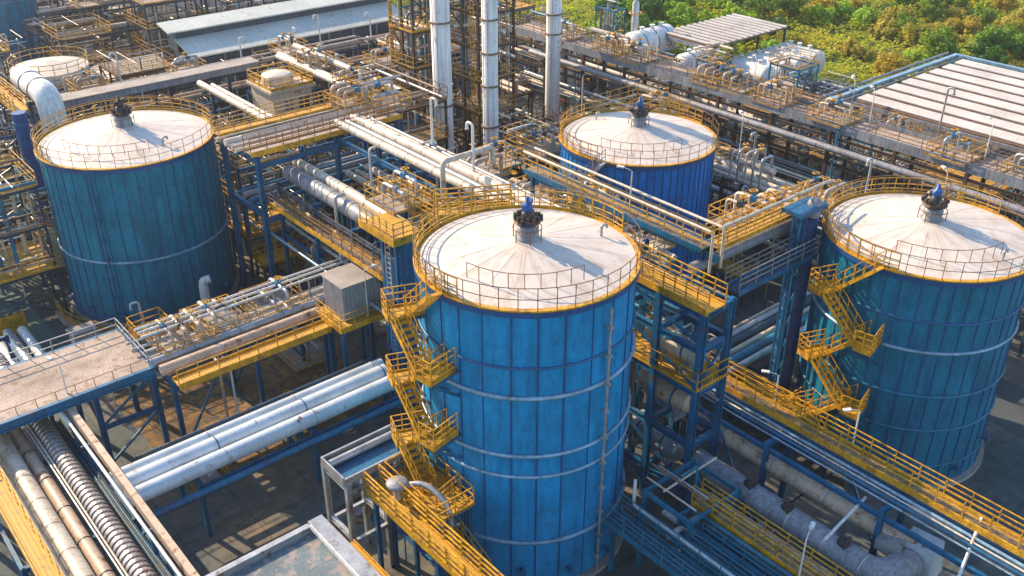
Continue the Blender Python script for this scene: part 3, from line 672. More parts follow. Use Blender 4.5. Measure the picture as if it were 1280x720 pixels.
def frame(label, x0, x1, y0, y1, levels, steel=STEEL, nx=1, ny=1, decks=(), rails=(), brace=True, sec=.26, name='process_unit', pipes=0, cat='steel frame', rnd=None, z0=0., raily=YEL, ladder=False, group=None):
    rr = rnd or R_; t = thing(name, label, cat, ((x0 + x1) / 2, (y0 + y1) / 2, z0), group); zt = max(levels)
    xs = [x0 + (x1 - x0) * i / nx for i in range(nx + 1)]; ys = [y0 + (y1 - y0) * i / ny for i in range(ny + 1)]
    for x in xs:
        for y in ys:
            if 0 < xs.index(x) < nx and 0 < ys.index(y) < ny: continue
            MB().ibeam((x, y, z0), (x, y, zt), sec, sec).build('column', steel, t)
    for i, z in enumerate(levels):
        mb = MB(); h = sec * 1.1
        for x in xs: mb.ibeam((x, y0, z - h / 2 - .05), (x, y1, z - h / 2 - .05), sec * .7, h)
        for y in ys: mb.ibeam((x0, y, z - h / 2 - .06), (x1, y, z - h / 2 - .06), sec * .7, h)
        mb.build('floor_frame', steel, t)
        if i in decks:
            MB().span((x0 - .2, y0 - .2, z), (x1 + .2, y1 + .2, z + .06)).build('deck', GRATY if rr.random() < .5 else GRATE, t)
        if i in rails:
            MB().rail([(x0 - .15, y0 - .15, z + .06), (x1 + .15, y0 - .15, z + .06), (x1 + .15, y1 + .15, z + .06), (x0 - .15, y1 + .15, z + .06)], 1.05, 1.2, .05, True, mids=(.5,), kick=.12).build('railing', raily if rr.random() < .55 else RAILB, t)
    if brace:
        zs = [z0] + list(levels)
        for i in range(len(zs) - 1):
            if rr.random() < .75:
                y = rr.choice((y0, y1)); MB().bar((x0, y, zs[i] + .1), (x1, y, zs[i + 1] - .3), .12).bar((x1, y, zs[i] + .1), (x0, y, zs[i + 1] - .3), .11).build('brace', steel, t)
            if rr.random() < .75:
                x = rr.choice((x0, x1)); MB().bar((x, y0, zs[i] + .1), (x, y1, zs[i + 1] - .3), .12).build('brace', steel, t)
    for i in range(pipes):
        r = rr.choice((.04, .05, .06, .08, .11, .16)); mt = rr.choice((CREAM, GALV, TAN, WHITE, STEELT, CREAM, BROWN))
        xa, ya, za, zb = rr.uniform(x0, x1), rr.uniform(y0, y1), z0 + rr.uniform(.4, (zt - z0) * .5), z0 + rr.uniform((zt - z0) * .4, zt - z0 + 1.5)
        u = rr.random()
        if u < .45: p = [(xa, ya, za), (xa, ya, zb)]; p += [(rr.uniform(x0, x1), ya, zb)] if rr.random() < .6 else []
        elif u < .72: p = [(x0 - rr.uniform(0, .3), ya, zb), (x1 + rr.uniform(0, .3), ya, zb)]
        else: p = [(xa, y0 - rr.uniform(0, .3), zb), (xa, y1 + rr.uniform(0, .3), zb)]
        MB().tube(p, r, 8, bend=r * 2.5).build('pipe', mt, t)
    if ladder:
        mb = MB(); x, y = x0 - .35, rr.uniform(y0, y1)
        for k in (-.25, .25): mb.bar((x, y + k, z0), (x, y + k, zt + 1), .05)
        z = z0 + .3
        while z < zt + .9: mb.bar((x, y - .25, z), (x, y + .25, z), .035); z += .36
        mb.build('ladder', YEL, t)
    return t
frame('open blue steel tower between the tall tank and the yellow footway', 33.5, 35.6, 25.1, 31.0, [2.4, 5.6, 9.0, 11.6, 13.7], STEEL, 1, 2, decks=(2,), rails=(2,), sec=.34, pipes=9, rnd=random.Random(3))
walkway('access_platform', 'yellow platform on top of the open blue steel tower', (34.0, 24.8), (34.0, 31.4), 1.3, 13.8, GRATY, YEL, YEL, cat='platform', kick=.4, rt=.055, step=.75)
fl, hr = flight_mb((35.0, 31.5, 13.9), (33.0, 34.4, 16.6), .9)
t = thing('access_stair', 'short yellow stair from the tall tank roof to the blue tower platform', 'stair', (34, 33, 15)); fo = fl.build('flight', YEL, t); hr.build('handrail', YEL, fo)
def hdrum(name, label, cat, c, L, r, axis, mt, saddle=GREY, z0=0., bands=0, noz=True, group=None):
    x, y, z = c; t = thing(name, label, cat, c, group); h = L / 2
    prof = [(.0, -h - r * .5)] + [(r * math.sin(rad(a)), -h - r * .5 * math.cos(rad(a))) for a in (25, 45, 65, 80)] + [(r, -h), (r, h)] + [(r * math.sin(rad(a)), h + r * .5 * math.cos(rad(a))) for a in (80, 65, 45, 25)] + [(0, h + r * .5)]
    MB().lathe(prof, c, 24, axis=axis).build('shell', mt, t)
    for k in (-.32, .32):
        d = k * L; p = (x + d, y, 0) if axis == 'x' else (x, y + d, 0); w = (.3, r * 1.5) if axis == 'x' else (r * 1.5, .3)
        MB().box((p[0], p[1], (z0 + z - r * .5) / 2), (w[0], w[1], z - r * .5 - z0)).build('saddle', saddle, t)
    for i in range(bands):
        d = -h + L * (i + .5) / bands; mb = MB(); q = [(r + .012, d - .06), (r + .03, d - .06), (r + .03, d + .06), (r + .012, d + .06)]
        mb.lathe(q, c, 24, axis=axis, smooth=False).build('band', STEEL, t)
    if noz:
        for k in (-.25, .05, .3):
            d = k * L; p = (x + d, y) if axis == 'x' else (x, y + d)
            MB().tube([(p[0], p[1], z + r * .9), (p[0], p[1], z + r + .35)], r * .12, 8).tube([(p[0], p[1], z + r + .3), (p[0], p[1], z + r + .4)], r * .2, 8).build('nozzle', mt, t)
    return t
hdrum('heat_exchanger', 'cream exchanger drum inside the open blue steel tower', 'heat exchanger', (34.6, 27.6, 10.2), 3.4, .58, 'y', CREAM, z0=9.05, bands=2)
hdrum('heat_exchanger', 'grey exchanger drum low inside the open blue steel tower', 'heat exchanger', (34.6, 28.4, 3.6), 3.6, .7, 'y', GALV, z0=2.4, bands=2)
hdrum('heat_exchanger', 'tan exchanger drum between floors of the open blue steel tower', 'heat exchanger', (34.7, 28.0, 6.9), 3.2, .6, 'y', TAN, z0=5.6, bands=2)
frame('low blue steel frame at the foot of the open blue tower', 29.3, 33.0, 21.4, 24.4, [5.2], STEELT, 1, 1, rails=(), decks=(), sec=.2, pipes=8, rnd=random.Random(4))

# ================================================================== right foreground
walkway('walkway', 'long bright yellow footway passing below the ringed teal tank', (37.75, 2), (37.75, 28), .75, 6.9, GRATE, YEL, YEL, kick=.36, rt=.05)
rack('blue rack under the long bright yellow footway', 'y', 2, 28.6, 36.95, 2.2, [6.4], 6.6, STEEL, drops=0)
for i, (x, z, r, mt) in enumerate(((37.1, 6.55, .09, RINGP), (36.85, 6.5, .05, WHITE), (36.55, 6.52, .09, STEEL), (36.25, 6.5, .05, RINGP))):
    pipe(f'{["pale blue","slim white","teal","thinnest white"][i]} pipe beside the long bright yellow footway', [(x, 1, z), (x, 28, z)], r, mt)
pipe('huge tan main below the long bright yellow footway', [(36.35, 28.2, 4.75), (36.35, 15.2, 4.75), (36.9, 13.9, 4.5)], .5, TAN, bands=3.3, bandm=GREY)
t = pipe('huge grey duct with patched top between the yellow walkways', [(34.1, 25, 4.1), (34.1, 13.9, 4.1), (36.2, 13.6, 4.1)], .74, GREY, bands=2.05, bandm=GALV, bend=1.6, seg=20)
t['category'] = 'duct'
for y in (16, 19.2, 21.5): later(tag(MB().lathe([(0, 4.98), (.3, 4.92), (.34, 4.82), (.2, 4.75)], (34.1, y, 0), 10).box((34.2, y + .35, 4.7), (.4, .35, .22), .4).tube([(33.8, y - .2, 4.55), (33.8, y - .2, 5.1), (34.3, y - .2, 5.2)], .07, 6).build('duct_fitting', DARK), None, 'fitting'), 'black bolted fitting on the huge grey duct', (33.95, y, 4))
t = thing('duct_header', 'pale boxy duct header joining the tan main and grey duct', 'duct', (37, 13.6, 0))
MB().box((37.0, 13.6, 3.9), (1.9, 1.9, 1.9), .12, top=.8).build('hood', SKYB, t)
MB().box((37.0, 13.6, 1.5), (1.2, 1.2, 2.9)).build('pedestal', STEEL, t)
MB().box((35.95, 14.6, 4.7), (1.1, 1.2, .5), .2).build('transition', GALV, t)
pipe('white pipe slanting across the grey duct and tan main', [(32.6, 16.2, 5.8), (36.6, 16.6, 5.8)], .08, WHITE)
pipe('white pipe slanting past the pale duct header', [(34.6, 10.9, 5.6), (38.2, 11.8, 7.0)], .08, WHITE)
walkway('walkway', 'short yellow walkway on the tank side of the huge grey duct', (31.2, 2), (31.2, 22.6), .75, 4.7, GRATE, YEL, YEL, kick=.34, rt=.05)
rack('teal rack under the short yellow walkway', 'y', 2, 22.6, 31.2, 2.2, [2.6, 4.4], 6.8, STEELT, brace=False, drops=0)
for i, (x, r, mt) in enumerate(((31.9, .09, GALV), (32.15, .06, WHITE), (30.6, .1, STEELT))):
    pipe(f'{["grey","white","teal"][i]} pipe alongside the short yellow walkway', [(x, 2, 4.6), (x, 22.4, 4.6)], r, mt)
for i, (x, r, mt) in enumerate(((30.5, .2, STEEL), (31.0, .16, GREY), (31.5, .2, STEELT), (32.0, .12, GREY))):
    pipe(f'{["navy","grey","teal","thin grey"][i]} pipe on the lower tier under the short yellow walkway', [(x, 2, 2.7 + r), (x, 22, 2.7 + r)], r, mt)
walkway('walkway', 'blue grated walkway at the foot of the tall tank', (27.9, 6), (27.9, 25.2), 1.15, 3.7, GRATEB, STEELT, STEELT, kick=.3, rt=.05, support=(6, STEELT))
walkway('walkway', 'second blue walkway outside the one at the tall tank foot', (29.6, 6), (29.6, 21.2), .9, 3.7, GRATEB, STEELT, STEELT, kick=.25, rt=.045)
pipe('white pipe with an elbow along the blue walkways', [(28.75, 24.6, 6.0), (28.75, 24.6, 4.35), (28.75, 6, 4.35)], .09, WHITE)
pipe('teal pipe between the two blue walkways', [(29.0, 6, 3.9), (29.0, 24, 3.9)], .13, STEELT)
lamp(38.2, 18.6, 7.0, 2.2, 2.6, 'white lamp post on the long bright yellow footway')
lamp(38.2, 23.4, 7.0, 1.8, 2.2, 'stubby lamp post further along the long bright yellow footway')
lamp(30.5, 16.0, 4, 3.4, .3, 'white floodlight post beside the blue walkways')
lamp(28.6, 27.2, 4.6, 1.6, .3, 'small light bracket post against the tall tank wall')

# pipes between the big tanks
rack('low dark rack between the blue tower and teal tank', 'x', 37.8, 60, 31.6, 4.2, [2.9], 7, STEELD)
for i, (y, r, mt) in enumerate(((29.9, .26, GALV), (30.6, .3, STEELT), (31.3, .22, CREAM), (31.9, .3, STEELD), (32.6, .26, GALV), (33.2, .14, CREAM))):
    pipe(f'{["outermost grey","light teal","cream","dark","inner grey","slim cream"][i]} pipe on the low rack between blue tower and teal tank', [(38, y, 3.1 + r), (60, y, 3.1 + r)], r, mt)
t = thing('vent_duct', 'tall navy duct standing beside the ringed teal tank', 'duct', (45.5, 27.7, 0))
MB().tube([(45.5, 27.7, 0), (45.5, 27.7, 14.3)], .66, 20).build('body', NAVY, t)
MB().lathe([(.42, 14.3), (.42, 15.1), (.3, 15.35), (0, 15.42)], (45.75, 27.5, 0), 16).build('cap', GREY, t)
mb = MB()
for k in range(15): mb.ring((45.5, 27.7, .6 + .95 * k), .67, .025, 20)
mb.build('rib', STEEL, t)
t = thing('lattice_mast', 'slim blue lattice mast beside the tall navy duct', 'mast', (44.3, 27.4, 0))
mb = MB()
for dx, dy in ((-.25, -.25), (.25, -.25), (.25, .25), (-.25, .25)): mb.bar((44.3 + dx, 27.4 + dy, 0), (44.3 + dx, 27.4 + dy, 14.8), .1)
mb.build('frame', STEEL, t)
mb = MB()
for k in range(18):
    z = .3 + .8 * k; s = .25 if k % 2 else -.25
    mb.bar((44.05, 27.4 - s, z), (44.05, 27.4 + s, z + .8), .05).bar((44.3 - s, 27.15, z), (44.3 + s, 27.15, z + .8), .05)
mb.build('lattice', STEEL, t)
MB().span((43.9, 27.0, 14.8), (46.4, 28.4, 15.05)).build('head_beam', STEEL, t)
walkway('walkway', 'low yellow walkway from the zigzag stair of the ringed teal tank', (43.2, 33.2), (43.2, 25.6), 1.1, 2.6, GRATY, YEL, YEL, kick=.35, rt=.07, step=.7, support=(3.6, STEEL))
walkway('access_platform', 'yellow landing at the foot of the teal tank stair', (42.0, 25.4), (45.8, 25.4), 1.2, 2.2, GRATY, YEL, YEL, cat='platform', kick=.35, rt=.07, step=.7, support=(3.4, STEEL))

# ================================================================== near the bottom edge
def flatroof():
    t = thing('flat_building', 'flat roofed building with a pale parapet below the pipe trestle', 'building', (9, 26, 0))
    MB().span((2.5, 16, 0), (15.3, 32.2, 5.6)).build('wall', GREY, t)
    MB().span((2.8, 16.3, 5.6), (15.0, 31.95, 5.66)).build('roof', M('roof_felt', (.13, .18, .20), .75, 0, .45, .3, rust=.45, rustcol=(.27, .22, .2), fine=.45, word='grey'), t)
    MB().span((14.75, 15.8, 5.6), (15.5, 32.45, 6.05)).build('parapet', GALV, t)
    MB().span((2.3, 32.1, 5.6), (14.7, 32.4, 6.0)).build('parapet', GALV, t)
    MB().span((14.66, 16, 5.9), (14.74, 32.1, 6.15)).build('coping', WHITE, t)
flatroof()
tag(MB().span((8, 33.5, 0), (17, 33.75, .16)).span((8, 33.0, 0), (17, 33.06, .1)).build('kerb', TAN), 'rusty kerb along the ground behind the flat roofed building', 'kerb')
tag(MB().span((9.5, 38.0, .004), (24, 38.5, .03)).build('drain_cover', DARK), 'long dark drain cover across the yard under the trestle', 'drain')
for i, (x, y, a) in enumerate(((21.0, 38.9, .2), (22.2, 37.4, 1.1), (20.2, 37.0, .6))):
    t = thing('steel_pallet', ['rusty steel pallet of offcuts nearest the trestle posts', 'rusty steel pallet standing skewed by the tall tank', 'rusty steel pallet alone out in the yard'][i].replace('nearest', 'beside'), 'pallet', (x, y, 0), 'pallets in the dark yard')
    MB().box((x, y, .12), (1.3, 1.0, .14), a).build('base', BROWN, t)
    mb = MB()
    for k in range(5): mb.box((x + R_.uniform(-.3, .3), y + R_.uniform(-.25, .25), .27 + .1 * k), (R_.uniform(.5, 1.2), R_.uniform(.15, .4), .1), a + R_.uniform(-.4, .4))
    mb.build('scrap', GREY, t)
rack('short grey portal frame under the open pale tray', 'x', 17.2, 21.4, 33.9, 2.2, [3.4, 6.6], 2.1, GALV, brace=False, drops=0)
t = thing('drip_tray', 'open pale metal tray on the short grey frame', 'tray', (19, 33.9, 6.8))
MB().span((17.1, 32.95, 6.62), (21.3, 34.85, 6.7)).build('floor', STEEL, t)
MB().span((17.02, 32.85, 6.6), (17.1, 34.95, 7.15)).span((17.1, 34.85, 6.6), (21.3, 34.95, 7.15)).span((17.1, 32.85, 6.6), (21.3, 32.95, 7.0)).build('rim', GALV, t)
MB().tube([(17.2, 34.4, 6.95), (21.2, 34.4, 6.95)], .2, 10).build('pipe', GALV, t)
walkway('walkway', 'yellow walkway beside the mushroom vent below the tall tank', (18.5, 22), (18.5, 32.6), .85, 6.0, GRATY, YEL, YEL, kick=.45, rt=.07, support=(5, STEEL))
frame('yellow grated platform frame at the foot of the zigzag stair', 19.5, 21.4, 28.6, 32.6, [3.0, 5.9], STEEL, 1, 2, decks=(1,), rails=(1,), sec=.2, pipes=6, rnd=random.Random(9))
f1, h1 = flight_mb((20.0, 31.6, 6.1), (20.8, 26.8, 2.6), 1.0)
t = thing('access_stair', 'yellow stair descending beside the mushroom vent', 'stair', (20, 29, 4)); fo = f1.build('flight', YEL, t); h1.build('handrail', YEL, fo)
t = thing('mushroom_vent', 'grey mushroom vent with a round lid on the yellow walkway', 'vent', (18.9, 31.0, 6.0))
MB().tube([(18.9, 31.0, 6.0), (18.9, 31.0, 7.0)], .2, 12).build('stem', GALV, t)
MB().lathe([(0, 6.92), (.52, 6.92), (.55, 7.06), (.46, 7.13), (0, 7.2)], (18.9, 31.0, 0), 20).build('cap', GREY, t)
pipe('curved grey pipe arching down beside the mushroom vent', [(19.0, 31.0, 6.75), (19.9, 30.2, 7.1), (20.2, 28.6, 6.6), (20.2, 28.3, .4)], .15, GALV, bend=.8)
walkway('walkway', 'low worn yellow walkway by the flat roofed building', (16.6, 20), (16.6, 32.4), .8, 3.4, GRATY, YEL, YELD, kick=.4, rt=.06, sides=(1,))

# ================================================================== stacks and the process block
def stack(label, x, y, r, h, rings, pads=True, mt=WHITE):
    t = thing('chimney_stack', label, 'chimney', (x, y, 0))
    mb = MB().lathe([(r * 1.06, 1.2), (r, 3), (r * .97, h), (r * .85, h)], (x, y, 0), 28); mb.build('shaft', mt, t)
    MB().lathe([(r * 1.7, 0), (r * 1.7, .6), (r * 1.25, .6), (r * 1.06, 1.3)], (x, y, 0), 24, smooth=False).build('foot', CONC, t)
    for z in rings: MB().lathe([(r, z - .07), (r + .16, z - .06), (r + .16, z + .06), (r, z + .07)], (x, y, 0), 28, smooth=False).build('flange', BROWN, t)
    mb = MB(); a = 3.6
    for k in (-.2, .2): mb.bar((x + (r + .2) * math.cos(a) - k * math.sin(a), y + (r + .2) * math.sin(a) + k * math.cos(a), 1), (x + (r + .2) * math.cos(a) - k * math.sin(a), y + (r + .2) * math.sin(a) + k * math.cos(a), h - .3), .04)
    mb.build('conduit', GREY, t)
    return t
stack('thickest white chimney stack, one dark flange low down', 49.5, 68.4, .86, 25, (9.6, 17, 22))
stack('white chimney stack banded by many dark flanges', 50.3, 62.6, .68, 27, (9, 12.6, 15.4, 18.2, 21, 24))
stack('lone white chimney stack near the green bushes, two thin flanges', 68.4, 74.5, .78, 24, (11.6, 13.6), mt=WHITE)
NAVYST = M('brown_steel', (.07, .05, .04), .55, .2, .4, 1.2, rust=.35, word='brown')
def rl(s): return random.Random(s)
frame('tall dark process tower with yellow decks behind the thickest white stack', 52, 55.5, 76.4, 80, [3.5, 7, 10.5, 14, 17.5, 21, 24], NAVYST, 1, 2, decks=(1, 3), rails=(0, 1, 2, 3, 4, 5), sec=.22, pipes=60, rnd=rl(1), ladder=True)
frame('tall dark process tower with yellow decks behind the banded white stack', 56, 60.3, 71.4, 76, [3.2, 6.4, 9.6, 12.8, 16, 19.2, 22.4], NAVYST, 2, 2, decks=(1,), rails=(0, 1, 2, 3, 4, 5), sec=.2, pipes=70, rnd=rl(2), ladder=True)
frame('low process frame crowded with pipes left of the thickest white stack', 43, 48, 66, 76, [4, 7.5, 11], NAVYST, 1, 2, decks=(1,), rails=(0, 1, 2), sec=.2, pipes=44, rnd=rl(3)) ['label'] = 'low process frame crowded with pipes beside the thickest white stack'
FR = [(60.6, 66, 66, 73, [1.8, 3.4], 14), (61.5, 67, 86, 93, [4, 8], 14), (74.5, 80, 62, 69, [3.5, 6.5], 16), (76, 82, 86, 93, [4, 7], 14), (71, 77, 97, 104, [4, 7.5, 10], 14),
      (27.5, 34, 77, 83, [3.5, 7], 16), (22.5, 29, 98, 104, [4, 7], 14), (33, 39, 104, 110, [3.5, 7], 14), (13, 19, 90, 97, [4, 8, 11], 16), (43, 51, 121, 128, [4, 7, 10], 12), (33, 39, 123, 129, [4, 7], 12),
      (20, 26, 118, 126, [4, 8], 12), (55, 62, 124, 131, [4, 8], 12), (43, 49, 140, 146, [4, 8], 10), (60, 67, 138, 146, [5, 9], 10), (26, 32, 150, 157, [4, 9], 10), (66, 72, 116, 122, [4, 8], 10),
      (83, 89, 101, 107, [3.5, 6.5], 10), (36, 41, 158, 166, [4, 8], 8), (50, 57, 152, 160, [5, 8], 8), (28.5, 33.5, 66.5, 73, [3.5, 6.5, 9.5], 18), (38.5, 43.5, 50, 56, [3.2, 6.0], 14), (60, 66, 54, 60, [3.4, 6.8, 9], 16),
      (80, 85, 52, 58, [3.2, 5.5], 10), (9, 15, 70.5, 76, [4, 7.5, 10.5], 16), (76, 81, 30, 36, [3.2, 6], 12), (5, 11, 84, 92, [4, 8, 11], 14)]
for i, (x0, x1, y0, y1, lv, np_) in enumerate(FR):
    f = frame(None, x0, x1, y0, y1, lv, [STEELD, NAVYST, STEEL][i % 3], 2 if x1 - x0 > 6 else 1, 2, decks=(len(lv) - 1,) if i % 2 else (0,), rails=tuple(range(len(lv))), sec=.18, pipes=np_ * 2 + 6, rnd=rl(20 + i), group='low steel process frames')
    later(f, f'{["dark teal","brown","blue"][i % 3]} { {2: "two", 3: "three"}[len(lv)]}-floor steel process frame')
# small open pipe frames filling the gaps of the yard
RECT = [(a, b, c, d) for a, b, c, d, _, _ in FR] + [(41, 73.5, 106, 115), (89, 108, 65, 82), (85, 110, 6, 53), (70, 74, 16, 86), (51, 61, 70, 81), (38, 45, 79.5, 87), (64.3, 68.8, 14, 48), (60, 63.6, 27, 47), (57.6, 60.4, 28, 58), (41, 69, 55.8, 59.4), (40, 68, 84.8, 88.2), (14, 60, 96, 100), (20, 42, 88.8, 91.2), (81.8, 85.2, 10, 50), (79, 82.4, 56, 96), (18, 21, 80, 94), (61.8, 65.2, 74, 100)]
RND = [(49.5, 68.4, 1.6), (50.3, 62.6, 1.6), (68.4, 74.5, 1.8), (21.7, 69.8, 7.8), (51.8, 46.8, 6.4), (49.7, 22.5, 6.4), (27.6, 109, 4.6), (32.5, 144, 5), (57.8, 141, 4.6), (53, 150, 6), (44, 161, 4), (37.5, 116, 4.8), (90.2, 80.6, 4.4), (89.4, 72.8, 3)]
rf_ = rl(99); nf_ = 0
for (zx0, zx1, zy0, zy1), cnt in (((12, 60, 74, 106), 24), ((14, 78, 116, 172), 26), ((40, 71, 58, 84), 12), ((74, 96, 54, 112), 16), ((28, 44, 64, 78), 4), ((62, 84, 18, 56), 8)):
    k_ = 0
    for _ in range(900):
        if k_ >= cnt: break
        a, b = rf_.uniform(1.8, 4.2), rf_.uniform(2.2, 5); x, y = rf_.uniform(zx0, zx1), rf_.uniform(zy0, zy1)
        if x > 90 and y > 98: continue
        if any(x < q[1] + .3 and x + a > q[0] - .3 and y < q[3] + .3 and y + b > q[2] - .3 for q in RECT): continue
        if any((max(x, min(c[0], x + a)) - c[0]) ** 2 + (max(y, min(c[1], y + b)) - c[1]) ** 2 < c[2] ** 2 for c in RND): continue
        RECT.append((x, x + a, y, y + b)); k_ += 1; nf_ += 1; h = rf_.uniform(3, 7.5)
        st = rf_.choice((STEELD, NAVYST, STEELT)); lv = [h * .55, h] if h > 4 else [h]
        f = frame(None, x, x + a, y, y + b, lv, st, 1, 1, decks=(0,) if rf_.random() < .3 else (), rails=(len(lv) - 1,) if rf_.random() < .5 else (), sec=.15, pipes=rf_.randint(22, 34), rnd=rl(500 + nf_), name='pipe_gantry', cat='gantry', group='small pipe gantries')
        later(f, f'{WORD[st.name]} {"two-tier" if len(lv) > 1 else "one-tier"} pipe gantry')
# ================================================================== background racks
def bg(phrase, label, axis, a0, a1, c, w, lv, seed, steel=STEELD, mix_=MIXA, fill=.62, bay=6.5, name='pipe_rack'):
    rack(label, axis, a0, a1, c, w, lv, bay, steel, group='pipe racks of the plant', sec=.22)
    rack_pipes(phrase, axis, a0, a1, c, [(z, w / 2 - .15, mix_, fill) for z in lv], r_=rl(seed), gap=(.12, .4))
def bridge():
    rack('long brown rack holding up the dusty pipe bridge', 'y', 18, 84, 72, 3.2, [4.2, 7.2, 9.5], 6, NAVYST, sec=.26)
    t = walkway('pipe_bridge', 'long dusty topped bridge crossing behind all four tanks', (72, 18), (72, 84), 3.0, 9.9, PINK, GREY, RAILB, cat='bridge', kick=.8, rt=.05, step=2)
    rack_pipes('the long dusty bridge', 'y', 18, 84, 72, [(4.2, 1.5, MIXD, .7), (7.2, 1.5, MIXD, .75)], r_=rl(41), gap=(.1, .3))
    pipe('tan main along the outer edge of the long dusty bridge', [(73.9, 18, 8.8), (73.9, 84, 8.8)], .34, TAN, bands=5)
    pipe('grey main along the tank side of the long dusty bridge', [(70.0, 20, 8.2), (70.0, 80, 8.2)], .3, GREY, bands=5)
bridge()
bg('the rack beside the dusty bridge', 'dark rack of pipes in front of the dusty bridge', 'y', 14, 48, 66.6, 4.2, [3.4, 6.2], 51, mix_=MIXD)
bg('the dark rack past the teal tank', 'dark rack of pipes beyond the ringed teal tank', 'y', 27, 47, 61.8, 3.6, [2.8, 5.2], 52, mix_=MIXD)
rack('brown rack topped with cream pipes between back tank and dusty bridge', 'y', 29, 57, 59.0, 2.6, [8.2], 7, NAVYST, group='pipe racks of the plant', sec=.24)
for i, (x, r, mt) in enumerate(((58.1, .2, CREAM), (58.7, .3, CREAM), (59.3, .14, GALV), (59.8, .26, CREAM))):
    pipe(f'{["narrow cream","wide cream","grey","medium cream"][i]} pipe on the brown rack beyond the small bright blue tank', [(x, 28, 8.3 + r), (x, 57, 8.3 + r)], r, mt)
bg('the rack behind the small blue tank', 'brown rack behind the small bright blue tank', 'x', 41, 69, 57.6, 3.4, [4.2, 7.6], 53, NAVYST, MIXA)
bg('the far rack behind the stacks', 'teal rack of pipes far behind the white stacks', 'x', 40, 68, 86.5, 3.2, [5, 8], 54, STEELT)
bg('the rack behind the pale storage tank', 'dark rack behind the flat grey cable duct', 'x', 14, 60, 98, 3.4, [5, 7.6], 55)
bg('the rack by the navy pillar', 'blue rack of pipes beside the navy pillar', 'x', 1, 15.4, 80, 3.6, [4.2, 7.0], 56, STEEL)
bg('the rack past the cream cabin', 'brown rack running past the cream cabin', 'y', 71, 92, 46.3, 2.2, [9.4], 57, NAVYST, MIXC, .9)
bg('the rack left of the dusty bridge', 'dark rack between the lone stack and dusty bridge', 'y', 58, 84, 63.5, 3.2, [3.6, 6.2], 58, NAVYST, MIXA) if False else bg('the rack by the lone stack', 'dark rack between the lone white stack and tall process towers', 'y', 74, 100, 63.5, 3.0, [3.6, 6.2], 58, NAVYST, MIXA)
bg('the far shed rack', 'pale rack running along the far side of the long shed', 'x', 34, 82, 133, 3.6, [5, 8], 59, STEELD, MIXA, .5)
bg('the remotest rack', 'remotest pipe rack near the far teal tank', 'x', 34, 78, 149, 3.6, [5, 8], 60, STEELD, MIXA, .5)
bg('the rack before the shed', 'dark rack in front of the long grey shed', 'x', 38, 78, 104, 2.8, [5.2], 61, STEELD, MIXA, .75)
bg('the rack before the canopy', 'brown rack in front of the brown striped canopy', 'y', 10, 50, 83.5, 3.2, [3.6, 5.6], 62, NAVYST, MIXD, .6)
bg('the rack below the vessels', 'brown rack in front of the white vessel row', 'y', 56, 96, 80.8, 3.0, [4.4], 63, NAVYST, MIXA, .8)
bg('the inner yard rack', 'blue rack in the yard behind the high cream pipes', 'x', 30, 48, 71.5, 2.6, [5.6, 8.4], 64, STEEL, MIXD, .7)
bg('the rack beside the small blue tank', 'teal rack between tall and small blue tanks', 'y', 36.5, 52, 44.2, 1.9, [5.0, 8.2], 65, STEELT, MIXC, .85)
for i, (x, y0, y1, z, r) in enumerate(((34.8, 73, 87, 10, .32), (35.6, 73, 86, 9.9, .22), (44.6, 74, 90, 10.1, .3), (47.7, 72, 92, 10.2, .34))):
    pipe(['wide cream main on stilts behind the plain teal tank', 'slimmer cream main on stilts behind the plain teal tank', 'cream main running past the cream cabin wall', 'long cream main between the cream cabin and stacks'][i], [(x, y0, z), (x, y1, z)], r, CREAM, bands=4, bandm=TAN)
for i, (x, y) in enumerate(((35.2, 74.5), (35.2, 80), (35.2, 85.5), (44.6, 75.2), (44.6, 88))):
    later(tag(MB().ibeam((x, y, 0), (x, y, 9.6), .24, .24).bar((x - .9, y, 9.58), (x + .9, y, 9.58), .2).build('pipe_support', STEELD), None, 'support', 'stilts under the cream mains'), 'dark T shaped pipe stilt', (x, y, 0))

# flat duct, elbow duct, pillar, small tanks
t = thing('flat_duct', 'long flat grey duct behind the plain teal tank', 'duct', (32, 90, 10))
MB().span((20, 89.2, 9.6), (42, 91, 10.2)).build('casing', GREY, t); MB().span((19.9, 89.1, 10.2), (42.1, 91.1, 10.28)).build('cover', CONC, t)
for x in (21, 27, 33, 39, 41.8): MB().ibeam((x, 90, 0), (x, 90, 9.6), .3, .3).build('leg', STEELD, t)
t = thing('elbow_duct', 'huge white duct bending down behind the plain teal tank', 'duct', (19.6, 84, 0))
MB().tube([(20.8, 91.6, 12.3), (20.8, 91.3, 12.3), (20.8, 84.6, 12.3), (20.8, 84.6, 5.4)], [.6] + [1.05] * 14 if False else 1.05, 24, bend=1.5).build('body', WHITE, t)
MB().lathe([(0, 92.2), (.5, 92.1), (.85, 91.9), (1.04, 91.55)], (20.8, 0, 12.3), 24, axis='y').build('end_cap', WHITE, t)
for y in (86.8, 89.2): MB().lathe([(1.06, y - .06), (1.12, y - .06), (1.12, y + .06), (1.06, y + .06)], (20.8, 0, 12.3), 24, axis='y', smooth=False).build('flange', GREY, t)
MB().lathe([(1.06, 9.9), (1.14, 9.9), (1.14, 10.06), (1.06, 10.06)], (20.8, 84.6, 0), 24, smooth=False).build('flange', GREY, t)
for y in (87.2, 90.5): MB().ibeam((19.8, y, 0), (19.8, y, 11.4), .3, .3).ibeam((21.8, y, 0), (21.8, y, 11.4), .3, .3).ibeam((19.5, y, 11.2), (22.1, y, 11.2), .25, .3).build('trestle', STEEL, t)
MB().tube([(20.8, 84.6, 0), (20.8, 84.6, 5.4)], .5, 14).build('neck', GALV, t)
